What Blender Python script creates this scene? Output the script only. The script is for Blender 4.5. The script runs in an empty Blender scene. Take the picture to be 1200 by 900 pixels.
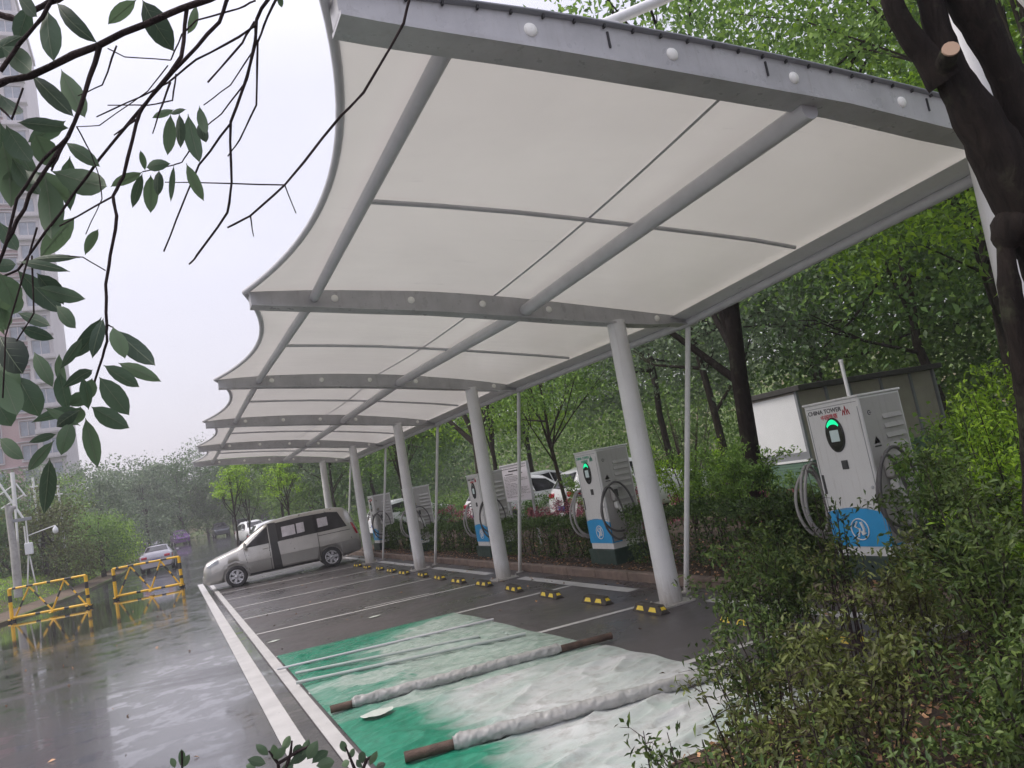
GREEN = 2.1
import bpy, math, random
import numpy as np
from mathutils import Vector, Matrix, Quaternion
random.seed(11)
SC = bpy.context.scene
COL = SC.collection
R = math.radians

# ------------------------------------------------------------------ helpers
def tag(o, label=None, cat=None, group=None, kind=None):
    if label: o['label'] = label
    if cat: o['category'] = cat
    if group: o['group'] = group
    if kind: o['kind'] = kind
    return o

def empty(name, loc=(0, 0, 0), rz=0.0):
    o = bpy.data.objects.new(name, None)
    o.empty_display_size = .2
    COL.objects.link(o); o.location = loc; o.rotation_euler = (0, 0, rz)
    return o

def copy_tree(o, parent=None):
    c = o.copy(); COL.objects.link(c)
    if parent is not None: c.parent = parent
    for ch in list(o.children): copy_tree(ch, c)
    return c

class MB:
    def __init__(s): s.v = []; s.f = []; s.m = []; s.sm = []
    def add(s, vs, fs, mi=0, sm=False):
        b = len(s.v); s.v.extend([tuple(p) for p in vs])
        for f in fs: s.f.append([b + i for i in f]); s.m.append(mi); s.sm.append(sm)
    def box(s, c, d, mi=0, rz=0, M=None, bev=0):
        x, y, z = d[0] / 2, d[1] / 2, d[2] / 2
        if bev:
            b = min(bev, x * .9, y * .9, z * .9)
            ring = [(-x + b, -y), (x - b, -y), (x, -y + b), (x, y - b), (x - b, y), (-x + b, y), (-x, y - b), (-x, -y + b)]
            ringi = [(-x + b, -y + b), (x - b, -y + b), (x - b, -y + b), (x - b, y - b), (x - b, y - b), (-x + b, y - b), (-x + b, y - b), (-x + b, -y + b)]
            vs = [(p[0], p[1], -z) for p in ringi] + [(p[0], p[1], -z + b) for p in ring] + [(p[0], p[1], z - b) for p in ring] + [(p[0], p[1], z) for p in ringi]
            fs = [list(range(7, -1, -1)), [24 + i for i in range(8)]]
            for k in range(3):
                for i in range(8):
                    j = (i + 1) % 8
                    fs.append([k * 8 + i, k * 8 + j, k * 8 + 8 + j, k * 8 + 8 + i])
        else:
            vs = [(a, b_, c_) for a in (-x, x) for b_ in (-y, y) for c_ in (-z, z)]
            fs = [(0, 1, 3, 2), (4, 6, 7, 5), (0, 4, 5, 1), (2, 3, 7, 6), (0, 2, 6, 4), (1, 5, 7, 3)]
        if M is None: M = Matrix.Rotation(rz, 4, 'Z')
        c = Vector(c)
        s.add([M @ Vector(v) + c for v in vs], fs, mi)
    def tube(s, pts, r, n=8, mi=0, cap=True, closed=False, sm=True):
        pts = [Vector(p) for p in pts]; N = len(pts)
        rs = [r] * N if not hasattr(r, '__len__') else list(r)
        if len(rs) == 2 and N != 2: rs = [rs[0] + (rs[1] - rs[0]) * i / (N - 1) for i in range(N)]
        vs = []; ref = None
        for i, p in enumerate(pts):
            if closed: t = pts[(i + 1) % N] - pts[i - 1]
            else: t = pts[min(i + 1, N - 1)] - pts[max(i - 1, 0)]
            t = t.normalized() if t.length > 1e-9 else Vector((0, 0, 1))
            if ref is None: ref = Vector((0, 0, 1)) if abs(t.z) < .9 else Vector((1, 0, 0))
            u = (ref - t * ref.dot(t)).normalized(); w = t.cross(u); ref = u
            for k in range(n):
                a = 2 * math.pi * k / n
                vs.append(p + (u * math.cos(a) + w * math.sin(a)) * rs[i])
        fs = []
        for i in range(N if closed else N - 1):
            j = (i + 1) % N
            for k in range(n):
                l = (k + 1) % n
                fs.append((i * n + k, i * n + l, j * n + l, j * n + k))
        s.add(vs, fs, mi, sm)
        if cap and not closed:
            s.add(vs[:n], [list(range(n - 1, -1, -1))], mi); s.add(vs[-n:], [list(range(n))], mi)
    def prism(s, poly, axis, a, b, mi=0):
        """extrude 2D poly along axis ('x','y','z') from a to b"""
        def P(p, t):
            return {'x': (t, p[0], p[1]), 'y': (p[0], t, p[1]), 'z': (p[0], p[1], t)}[axis]
        n = len(poly)
        vs = [P(p, a) for p in poly] + [P(p, b) for p in poly]
        fs = [list(range(n - 1, -1, -1)), [n + i for i in range(n)]] + [(i, (i + 1) % n, n + (i + 1) % n, n + i) for i in range(n)]
        s.add(vs, fs, mi)
    def lathe(s, prof, c, axis='z', n=20, mi=0, sm=True):
        """prof: (r, t) list along axis"""
        vs = []
        for r, t in prof:
            for k in range(n):
                a = 2 * math.pi * k / n; u, w = r * math.cos(a), r * math.sin(a)
                p = {'x': (t, u, w), 'y': (u, t, w), 'z': (u, w, t)}[axis]
                vs.append((c[0] + p[0], c[1] + p[1], c[2] + p[2]))
        fs = []
        for i in range(len(prof) - 1):
            for k in range(n):
                l = (k + 1) % n; fs.append((i * n + k, i * n + l, i * n + n + l, i * n + n + k))
        s.add(vs, fs, mi, sm)
    def disc(s, c, nrm, r, n=16, mi=0, ry=None):
        nrm = Vector(nrm).normalized(); u = nrm.orthogonal().normalized()
        if abs(nrm.z) < .9: u = nrm.cross(Vector((0, 0, 1))).normalized()
        w = nrm.cross(u); c = Vector(c); ry = ry or r
        s.add([c + u * math.cos(2 * math.pi * k / n) * r - w * math.sin(2 * math.pi * k / n) * ry for k in range(n)], [list(range(n))], mi)
    def quad(s, a, b, c, d, mi=0): s.add([a, b, c, d], [(0, 1, 2, 3)], mi)
    def grid(s, fn, nu, nv, mi=0, sm=True):
        vs = [fn(i / nu, j / nv) for i in range(nu + 1) for j in range(nv + 1)]
        fs = [(i * (nv + 1) + j, (i + 1) * (nv + 1) + j, (i + 1) * (nv + 1) + j + 1, i * (nv + 1) + j + 1) for i in range(nu) for j in range(nv)]
        s.add(vs, fs, mi, sm)
    def build(s, name, mats, parent=None, recalc=False):
        me = bpy.data.meshes.new(name)
        me.from_pydata(s.v, [], s.f)
        if not isinstance(mats, (list, tuple)): mats = [mats]
        for m in mats: me.materials.append(m)
        me.polygons.foreach_set('material_index', s.m)
        me.polygons.foreach_set('use_smooth', s.sm)
        if recalc:
            import bmesh
            bm = bmesh.new(); bm.from_mesh(me); bmesh.ops.remove_doubles(bm, verts=bm.verts, dist=1e-4)
            bmesh.ops.recalc_face_normals(bm, faces=bm.faces); bm.to_mesh(me); bm.free()
        me.update()
        o = bpy.data.objects.new(name, me); COL.objects.link(o)
        if parent is not None: o.parent = parent
        return o

# ---------------------------------------------------------------- materials
def mat(name):
    m = bpy.data.materials.new(name); m.use_nodes = True
    nt = m.node_tree; b = nt.nodes['Principled BSDF']
    return m, nt, b

def N(nt, t, **k):
    n = nt.nodes.new(t)
    for a, v in k.items():
        if a.startswith('i_'):
            key = a[2:]
            n.inputs[int(key) if key.isdigit() else key.replace('_', ' ')].default_value = v
        else: setattr(n, a, v)
    return n

def coords(nt, scale=(1, 1, 1), rot=(0, 0, 0), src='Object', loc=(0, 0, 0)):
    tc = N(nt, 'ShaderNodeTexCoord'); mp = N(nt, 'ShaderNodeMapping')
    mp.inputs['Scale'].default_value = scale; mp.inputs['Rotation'].default_value = rot; mp.inputs['Location'].default_value = loc
    nt.links.new(tc.outputs[src], mp.inputs[0]); return mp.outputs[0]

def noise(nt, co, scale, detail=4, rough=.55, dist=0):
    n = N(nt, 'ShaderNodeTexNoise'); n.inputs['Scale'].default_value = scale; n.inputs['Detail'].default_value = detail
    n.inputs['Roughness'].default_value = rough; n.inputs['Distortion'].default_value = dist
    nt.links.new(co, n.inputs['Vector']); return n.outputs['Fac']

def ramp(nt, fac, stops):
    r = N(nt, 'ShaderNodeValToRGB')
    while len(r.color_ramp.elements) < len(stops): r.color_ramp.elements.new(.5)
    for e, (p, c) in zip(r.color_ramp.elements, stops):
        e.position = p; e.color = c if len(c) == 4 else (*c, 1)
    nt.links.new(fac, r.inputs[0]); return r.outputs[0]

def rng(nt, fac, a, b, c, d, clamp=True):
    r = N(nt, 'ShaderNodeMapRange'); r.clamp = clamp
    for i, v in enumerate((a, b, c, d)): r.inputs[i + 1].default_value = v
    nt.links.new(fac, r.inputs[0]); return r.outputs[0]

def mix(nt, fac, a, b, bt='MIX'):
    m = N(nt, 'ShaderNodeMix', data_type='RGBA', blend_type=bt)
    for i, v in ((0, fac), (6, a), (7, b)):
        if hasattr(v, 'is_linked') or hasattr(v, 'links'): nt.links.new(v, m.inputs[i])
        else: m.inputs[i].default_value = v if i == 0 or len(v) == 4 else (*v, 1)
    return m.outputs[2]

def mth(nt, op, a, b=None):
    m = N(nt, 'ShaderNodeMath', operation=op)
    for i, v in ((0, a), (1, b)):
        if v is None: continue
        if hasattr(v, 'links'): nt.links.new(v, m.inputs[i])
        else: m.inputs[i].default_value = v
    return m.outputs[0]

def bump(nt, b, h, strength=.3, dist=.01):
    n = N(nt, 'ShaderNodeBump'); n.inputs['Strength'].default_value = strength; n.inputs['Distance'].default_value = dist
    nt.links.new(h, n.inputs['Height']); nt.links.new(n.outputs[0], b.inputs['Normal'])

def simple(name, c, rough=.5, metal=0, var=.12, scale=6, bumpy=0, coat=0, spec=None, c2=None, src='Object'):
    m, nt, b = mat(name)
    co = coords(nt, src=src)
    n = noise(nt, co, scale, 6, .6)
    a = tuple(max(0, x * (1 - var)) for x in c); d = c2 or tuple(min(1, x * (1 + var)) for x in c)
    nt.links.new(ramp(nt, n, [(.3, a), (.7, d)]), b.inputs['Base Color'])
    b.inputs['Metallic'].default_value = metal
    nt.links.new(rng(nt, noise(nt, co, scale * 3, 4), .3, .7, max(.02, rough - .08), min(1, rough + .08)), b.inputs['Roughness'])
    if coat: b.inputs['Coat Weight'].default_value = coat; b.inputs['Coat Roughness'].default_value = .05
    if spec is not None: b.inputs['Specular IOR Level'].default_value = spec
    if bumpy: bump(nt, b, noise(nt, co, scale * 8, 5), bumpy, .01)
    return m

def leaf_mat(name, c1, c2, c3=None, trans=.3, rough=.45, clump=1.2):
    m, nt, b = mat(name)
    g = N(nt, 'ShaderNodeNewGeometry')
    c1 = tuple(x * GREEN for x in c1); c2 = tuple(x * GREEN for x in c2)
    c3 = c3 or tuple(x * .6 for x in c1)
    col = ramp(nt, g.outputs['Random Per Island'], [(0, c3), (.45, c1), (1, c2)])
    n = noise(nt, coords(nt), clump, 2)
    col = mix(nt, rng(nt, n, .35, .65, 0, .75), col, mix(nt, .5, col, c2))
    nt.links.new(col, b.inputs['Base Color']); b.inputs['Roughness'].default_value = rough
    b.inputs['Specular IOR Level'].default_value = .35
    t = N(nt, 'ShaderNodeBsdfTranslucent'); ms = N(nt, 'ShaderNodeMixShader')
    tcol = mix(nt, .6, col, (1.0, 1.0, .3), 'MULTIPLY')
    nt.links.new(col, t.inputs[0])
    ms.inputs[0].default_value = trans
    nt.links.new(b.outputs[0], ms.inputs[1]); nt.links.new(t.outputs[0], ms.inputs[2])
    nt.links.new(ms.outputs[0], nt.nodes['Material Output'].inputs[0])
    return m

def flat(name, c, rough=.6, metal=0):
    m, nt, b = mat(name); b.inputs['Base Color'].default_value = (*c, 1)
    b.inputs['Roughness'].default_value = rough; b.inputs['Metallic'].default_value = metal; return m

def emit(name, c, s):
    m, nt, b = mat(name); b.inputs['Base Color'].default_value = (*c, 1)
    b.inputs['Emission Color'].default_value = (*c, 1); b.inputs['Emission Strength'].default_value = s; return m

# wet asphalt of the road: dark, with long streaky films of water and one broad puddle by the barriers
def road_mat():
    m, nt, b = mat('wet_asphalt')
    co = coords(nt)
    fine = noise(nt, co, 60, 6, .7)
    big = noise(nt, co, .5, 4)
    col = ramp(nt, fine, [(.3, (.035, .034, .038)), (.7, (.095, .092, .10))])
    col = mix(nt, rng(nt, big, .35, .65, 0, .6), col, (.08, .076, .088))
    st = noise(nt, coords(nt, (.16, .62, 1), (0, 0, R(14))), 1.0, 5, .6, .7)
    wet = rng(nt, st, .34, .50, .2, 1)
    # puddle by the barriers
    sx = N(nt, 'ShaderNodeSeparateXYZ'); nt.links.new(coords(nt), sx.inputs[0])
    dx = mth(nt, 'DIVIDE', mth(nt, 'ADD', sx.outputs[0], 3.4), 4.6); dy = mth(nt, 'DIVIDE', mth(nt, 'ADD', sx.outputs[1], -28.0), 7.5)
    d = mth(nt, 'SQRT', mth(nt, 'ADD', mth(nt, 'MULTIPLY', dx, dx), mth(nt, 'MULTIPLY', dy, dy)))
    d = mth(nt, 'ADD', d, mth(nt, 'MULTIPLY', mth(nt, 'SUBTRACT', noise(nt, co, .9, 5, .6, .4), .5), 1.3))
    pud = rng(nt, d, .85, 1.0, 1, 0)
    w = mth(nt, 'MAXIMUM', wet, pud)
    sp = rng(nt, noise(nt, co, 2.2, 6, .7), .47, .56, 0, 1)
    w2 = mth(nt, 'MULTIPLY', w, mth(nt, 'MAXIMUM', sp, mth(nt, 'MAXIMUM', pud, .55)))
    nt.links.new(rng(nt, w2, 0, 1, .24, .05), b.inputs['Roughness'])
    nt.links.new(mix(nt, w2, col, (.034, .033, .037)), b.inputs['Base Color'])
    b.inputs['Specular IOR Level'].default_value = 1.0
    nt.links.new(mth(nt, 'MULTIPLY', w2, .6), b.inputs['Coat Weight']); b.inputs['Coat Roughness'].default_value = .06
    bn = N(nt, 'ShaderNodeBump'); bn.inputs['Distance'].default_value = .006
    nt.links.new(rng(nt, w2, 0, 1, .5, .02), bn.inputs['Strength']); nt.links.new(fine, bn.inputs['Height'])
    nt.links.new(bn.outputs[0], b.inputs['Normal'])
    return m

def bay_mat():
    m, nt, b = mat('parking_asphalt')
    co = coords(nt)
    fine = noise(nt, co, 90, 6, .7); big = noise(nt, co, .7, 5, .6, .3)
    col = ramp(nt, fine, [(.3, (.034, .031, .032)), (.72, (.095, .086, .088))])
    col = mix(nt, rng(nt, big, .4, .62, 0, .6), col, (.088, .077, .079))
    spk = rng(nt, noise(nt, co, 130, 2, .5), .74, .78, 0, .5)
    col = mix(nt, spk, col, (.3, .28, .26))
    nt.links.new(col, b.inputs['Base Color'])
    nt.links.new(rng(nt, big, .35, .6, .2, .5), b.inputs['Roughness'])
    bump(nt, b, fine, .45, .006)
    return m

def paint_line_mat(name='white_road_paint', c=(.52, .51, .50)):
    m, nt, b = mat(name); co = coords(nt)
    n = noise(nt, co, 25, 6, .7); n2 = noise(nt, co, 3, 4)
    col = mix(nt, rng(nt, n2, .35, .7, 0, .7), c, tuple(x * .72 for x in c))
    col = mix(nt, rng(nt, n, .66, .74, 0, .8), col, (.08, .075, .075))
    nt.links.new(col, b.inputs['Base Color']); b.inputs['Roughness'].default_value = .45
    bump(nt, b, n, .3, .004); return m

def tarp_mat():
    m, nt, b = mat('green_tarpaulin'); co = coords(nt)
    sx = N(nt, 'ShaderNodeSeparateXYZ'); nt.links.new(co, sx.inputs[0])
    g = mth(nt, 'ADD', mth(nt, 'MULTIPLY', sx.outputs[0], .40), mth(nt, 'MULTIPLY', mth(nt, 'SUBTRACT', 12.0, sx.outputs[1]), .11))
    n = noise(nt, coords(nt, (.55, 1, 1)), 1.3, 6, .62, .5)
    v = mth(nt, 'ADD', g, mth(nt, 'MULTIPLY', mth(nt, 'SUBTRACT', n, .5), 1.7))
    # the far edge stays green
    e = rng(nt, sx.outputs[1], 10.3, 11.7, 0, .75)
    v = mth(nt, 'SUBTRACT', v, e)
    base = ramp(nt, noise(nt, co, 14, 7, .7), [(.3, (.008, .13, .075)), (.7, (.02, .24, .145))])
    whit = ramp(nt, noise(nt, co, 9, 6, .7), [(.3, (.22, .31, .26)), (.7, (.44, .49, .455))])
    mid = mix(nt, .5, base, (.20, .34, .28))
    v = mth(nt, 'ADD', v, mth(nt, 'MULTIPLY', mth(nt, 'SUBTRACT', noise(nt, coords(nt, (1, 4, 1), (0, 0, R(-14))), 5, 8, .72, .3), .5), .55))
    c = mix(nt, rng(nt, v, .80, .92, 0, 1), base, mid); c = mix(nt, rng(nt, v, 1.02, 1.14, 0, .92), c, whit)
    ln = rng(nt, mth(nt, 'ABSOLUTE', mth(nt, 'SUBTRACT', noise(nt, coords(nt, (1, 2.5, 1)), 2.2, 3, .5, .5), .5)), .0, .012, .5, 0)
    c = mix(nt, ln, c, (.12, .2, .16))
    nt.links.new(c, b.inputs['Base Color']); nt.links.new(rng(nt, n, .3, .7, .12, .42), b.inputs['Roughness'])
    fold = noise(nt, coords(nt, (1, 3.5, 1), (0, 0, R(-12))), 2.5, 6, .6, .6)
    bump(nt, b, fold, .5, .03); return m

def cloth_white_mat(name, c=(.50, .51, .51), green=0.0):
    m, nt, b = mat(name); co = coords(nt)
    n = noise(nt, coords(nt, (.6, 1.2, 1)), 1.5, 6, .62, .6)
    col = mix(nt, rng(nt, n, .4, .7, 0, .75), c, (.30, .31, .30) if green == 0 else (.26, .36, .31))
    col = mix(nt, rng(nt, noise(nt, co, 7, 6, .7), .5, .68, 0, .7), col, (.27, .26, .245))
    if green:
        sx = N(nt, 'ShaderNodeSeparateXYZ'); nt.links.new(co, sx.inputs[0])
        # bare green strip along the side by the white lines
        v = mth(nt, 'ADD', sx.outputs[0], mth(nt, 'MULTIPLY', mth(nt, 'SUBTRACT', n, .5), 1.6))
        gr = ramp(nt, noise(nt, co, 12, 7, .7), [(.3, (.008, .13, .075)), (.7, (.02, .24, .145))])
        col = mix(nt, rng(nt, v, 1.75, 2.25, 1, 0), col, gr)
    nt.links.new(col, b.inputs['Base Color']); b.inputs['Roughness'].default_value = .4
    bump(nt, b, noise(nt, coords(nt, (1, 3, 1), (0, 0, R(20))), 3, 6, .6, .8), .5, .03); return m

def membrane_mat():
    m, nt, b = mat('membrane_fabric'); co = coords(nt)
    n = noise(nt, co, .5, 5, .6, .4)
    col = mix(nt, rng(nt, n, .35, .7, 0, .8), (.83, .80, .74), (.74, .71, .66))
    st = rng(nt, noise(nt, coords(nt, (.5, 3, 3)), 1.6, 7, .75, .3), .62, .76, 0, .5)
    col = mix(nt, st, col, (.46, .44, .41))
    nt.links.new(col, b.inputs['Base Color']); b.inputs['Roughness'].default_value = .26
    bump(nt, b, noise(nt, coords(nt, (.5, 1.4, 1)), .8, 3), .25, .08)
    t = N(nt, 'ShaderNodeBsdfTranslucent'); nt.links.new(col, t.inputs[0]); ms = N(nt, 'ShaderNodeMixShader')
    ms.inputs[0].default_value = .22
    nt.links.new(b.outputs[0], ms.inputs[1]); nt.links.new(t.outputs[0], ms.inputs[2])
    nt.links.new(ms.outputs[0], nt.nodes['Material Output'].inputs[0]); return m

def bark_mat(name, c, lichen=.0):
    m, nt, b = mat(name); co = coords(nt, (1, 1, .25))
    n = noise(nt, co, 22, 7, .7, .6)
    col = ramp(nt, n, [(.35, tuple(x * .4 for x in c)), (.65, c)])
    if lichen:
        col = mix(nt, rng(nt, noise(nt, coords(nt), 3, 5, .7), .56, .66, 0, lichen), col, (.09, .10, .06))
    nt.links.new(col, b.inputs['Base Color']); b.inputs['Roughness'].default_value = .85; b.inputs['Specular IOR Level'].default_value = .15
    bump(nt, b, n, 1.0, .035); return m

def soil_mat():
    m, nt, b = mat('bed_soil'); co = coords(nt)
    n = noise(nt, co, 8, 8, .75)
    nt.links.new(ramp(nt, n, [(.35, (.018, .013, .009)), (.55, (.06, .04, .026)), (.72, (.13, .07, .045))]), b.inputs['Base Color'])
    b.inputs['Roughness'].default_value = .9; bump(nt, b, n, .9, .03); return m

def verge_mat():
    m, nt, b = mat('verge_grass'); co = coords(nt)
    n = noise(nt, co, 30, 6, .7); n2 = noise(nt, co, .6, 5, .6, .4)
    c = ramp(nt, n, [(.3, (.035, .065, .015)), (.7, (.12, .17, .035))])
    c = mix(nt, rng(nt, n2, .5, .62, 0, .8), c, (.13, .10, .06))
    nt.links.new(c, b.inputs['Base Color']); b.inputs['Roughness'].default_value = .9; bump(nt, b, n, .8, .03); return m

def car_paint(name, c, metal=.6, rough=.3):
    m, nt, b = mat(name); b.inputs['Base Color'].default_value = (*c, 1); b.inputs['Metallic'].default_value = metal
    n = noise(nt, coords(nt), 5, 6, .6)
    nt.links.new(rng(nt, n, .3, .7, rough - .05, rough + .12), b.inputs['Roughness'])
    nt.links.new(mix(nt, rng(nt, n, .45, .8, 0, .35), c, tuple(x * .8 for x in c)), b.inputs['Base Color'])
    b.inputs['Coat Weight'].default_value = .7; b.inputs['Coat Roughness'].default_value = .06; return m

def glass_mat(name='dark_car_glass', c=(.012, .012, .014), rough=.04):
    m, nt, b = mat(name)
    n = noise(nt, coords(nt), 2.5, 3); nt.links.new(mix(nt, rng(nt, n, .4, .65, 0, 1), c, tuple(x * 2.2 for x in c)), b.inputs['Base Color'])
    b.inputs['Roughness'].default_value = rough; b.inputs['Specular IOR Level'].default_value = .4; return m

def brick_mat(name, c1, c2, mort, scale=3.0):
    m, nt, b = mat(name)
    br = N(nt, 'ShaderNodeTexBrick'); br.inputs['Color1'].default_value = (*c1, 1); br.inputs['Color2'].default_value = (*c2, 1)
    br.inputs['Mortar'].default_value = (*mort, 1); br.inputs['Scale'].default_value = scale; br.inputs['Mortar Size'].default_value = .02
    nt.links.new(coords(nt, rot=(R(90), 0, 0)), br.inputs[0])
    nt.links.new(br.outputs[0], b.inputs['Base Color']); b.inputs['Roughness'].default_value = .8; return m

M = dict(
 road=road_mat(), bay=bay_mat(), line=paint_line_mat(), tarp=tarp_mat(), cloth=cloth_white_mat('white_sheet', green=1), cloth2=cloth_white_mat('white_sheet_roll', (.36, .355, .345)),
 membrane=membrane_mat(), steel=simple('painted_steel', (.50, .50, .52), .38, .0, .08, 4, .05), beam=simple('beam_grey_paint', (.42, .42, .425), .33, .1, .16, 3, .08),
 column=simple('column_white_paint', (.68, .68, .68), .35, 0, .06, 3, .05), cover=simple('cover_white', (.85, .85, .8), .5, 0, .05),
 rust=simple('rusty_steel', (.055, .03, .022), .65, .1, .5, 9, .6, c2=(.12, .075, .055)), dark=flat('black_rubber', (.018, .018, .02), .6),
 fgbark=bark_mat('dark_wet_bark', (.024, .018, .015), .35), bark=bark_mat('tree_bark', (.05, .04, .03), .7), twig=bark_mat('twig_bark', (.07, .05, .05)),
 soil=soil_mat(), verge=verge_mat(), kerb=simple('kerb_concrete', (.17, .125, .10), .75, 0, .3, 5, .5), cut=simple('cut_wood', (.35, .24, .17), .8),
 yellow=simple('yellow_paint', (.72, .42, .015), .4, 0, .15, 4), black=simple('black_paint', (.025, .023, .022), .5, 0, .2, 5), vein=flat('leaf_vein', (.13, .17, .10), .5), stopb=simple('dusty_rubber', (.05, .043, .036), .8, 0, .4, 12, .3), dirt=simple('dirt_strip', (.10, .07, .045), .85, 0, .35, 2, .5), stopy=simple('reflective_yellow', (.70, .52, .03), .35, 0, .12, 30),
 pile=simple('charger_white', (.66, .66, .65), .35, 0, .04, 2), pilesd=simple('charger_side_grey', (.40, .39, .375), .4, 0, .05, 2), blue=simple('charger_blue', (.015, .30, .62), .4, 0, .1, 3),
 plinth=simple('green_plinth', (.025, .05, .04), .6, 0, .25, 5, .2), screen=flat('screen_black', (.012, .013, .013), .12), lcd=emit('lcd_grey', (.30, .36, .36), .25), led=emit('green_led', (.0, .62, .25), .9),
 ledoff=flat('unlit_led', (.10, .12, .12), .3), cable=simple('cable_rubber', (.10, .095, .095), .5, 0, .2, 8), cableg=simple('cable_grey', (.32, .31, .30), .5, 0, .15, 8), ink=flat('dark_ink', (.05, .05, .05)), red=flat('red_ink', (.5, .03, .04)), yl=flat('warning_yellow', (.75, .6, .03)),
 greenink=flat('green_ink', (.03, .35, .2)), white=flat('white_ink', (.8, .8, .8)), gunw=simple('gun_white', (.6, .6, .58), .4),
 van=car_paint('van_silver', (.47, .455, .425)), vanlow=car_paint('van_lower_ground_reflection', (.36, .355, .335), .5, .35), glass=glass_mat(), trim=flat('black_trim', (.03, .03, .032), .4), rim=simple('alloy_rim', (.5, .5, .52), .3, .7), lamp=simple('headlight_glass', (.45, .47, .5), .12), tail=simple('red_tail_lamp', (.35, .01, .03), .2),  # the van's lower grey has the ground's dark reflection painted in
 pale=simple('painted_pane_daylight', (.58, .55, .58), .25, 0, .2, 5), plate=flat('number_plate_blue', (.03, .08, .35)),
 whitecar=car_paint('white_car', (.72, .73, .74), 0, .3), silver=car_paint('silver_car', (.33, .32, .36), .4), darkcar=car_paint('dark_car', (.05, .055, .07), .4), purple=car_paint('purple_car', (.16, .05, .24), .3),
 booth=simple('booth_white', (.70, .71, .73), .5, 0, .04, 2), boothb=simple('booth_beige', (.33, .30, .26), .6, 0, .12, 2), frame=simple('grey_frame', (.22, .23, .25), .5), roofd=simple('dark_roof', (.045, .043, .04), .7, 0, .3), greenbrick=brick_mat('green_brick', (.09, .16, .12), (.11, .19, .14), (.05, .08, .06), 4.0),
 board=simple('board_lilac', (.56, .53, .57), .4, 0, .05, 3), pinkwall=simple('pink_tower_wall', (.42, .29, .29), .85, 0, .06, .3, src='Object'), towerwin=simple('tower_window', (.22, .25, .30), .2, 0, .3, 1), towertrim=simple('tower_trim', (.5, .47, .48), .8, 0, .1, .3),
 paper=simple('wet_paper', (.48, .52, .47), .6, 0, .06, 20), pipew=simple('white_pipe', (.36, .40, .38), .35, 0, .12, 6), concrete=simple('pale_concrete', (.33, .32, .31), .8, 0, .25, 4, .4),
 debris=simple('fallen_leaf', (.22, .14, .05), .7, 0, .5, 1), flower=flat('pale_leaf', (.5, .5, .3)),
)
def _streaks(key, dirt):
    m = M[key]; nt = m.node_tree; b = nt.nodes['Principled BSDF']; src = b.inputs['Base Color'].links[0].from_socket
    a = rng(nt, noise(nt, coords(nt, (14, 14, 1.2)), 1.6, 6, .7), .54, .74, 0, .35); s = rng(nt, noise(nt, coords(nt), 60, 3, .6), .66, .74, 0, .45)
    nt.links.new(mix(nt, s, mix(nt, a, src, dirt), dirt), b.inputs['Base Color'])
_streaks('pile', (.30, .27, .22)); _streaks('pilesd', (.20, .18, .15)); _streaks('beam', (.22, .19, .16)); _streaks('van', (.32, .30, .26)); _streaks('plinth', (.10, .09, .06))
def _grime():
    m = M['column']; nt = m.node_tree; b = nt.nodes['Principled BSDF']; src = b.inputs['Base Color'].links[0].from_socket
    tc = coords(nt); s = N(nt, 'ShaderNodeSeparateXYZ'); nt.links.new(tc, s.inputs[0])
    z = mth(nt, 'ADD', s.outputs[2], mth(nt, 'MULTIPLY', noise(nt, coords(nt, (6, 6, 1)), 4, 5, .7), -.5))
    nt.links.new(mix(nt, rng(nt, z, -.22, .12, .65, 0), mix(nt, rng(nt, noise(nt, coords(nt, (8, 8, .6)), 3, 6, .7), .55, .75, 0, .25), src, (.3, .27, .23)), (.25, .22, .18)), b.inputs['Base Color'])
_grime()
LF = dict(
 dark=leaf_mat('leaf_dark', (.030, .062, .018), (.065, .12, .03), trans=.3),
 mid=leaf_mat('leaf_mid', (.048, .095, .022), (.12, .19, .035), trans=.35),
 lime=leaf_mat('leaf_lime', (.09, .17, .015), (.20, .30, .025), (.05, .10, .015), trans=.4),
 grey=leaf_mat('leaf_grey', (.055, .085, .05), (.12, .155, .09), trans=.3),
 hedge=leaf_mat('leaf_hedge', (.020, .038, .011), (.058, .095, .022), trans=.2),
 red=leaf_mat('leaf_red', (.10, .035, .045), (.24, .08, .10), (.05, .02, .028), trans=.25),
 fg=leaf_mat('leaf_foreground', (.028, .048, .030), (.062, .095, .050), (.020, .034, .024), trans=.3, clump=4),
 shrub=leaf_mat('leaf_shrub', (.022, .045, .011), (.062, .088, .020), (.018, .022, .008), trans=.3, clump=2.5),
 olive=leaf_mat('leaf_olive', (.032, .045, .012), (.085, .10, .026), (.040, .026, .012), trans=.3, clump=3),
)
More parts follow.
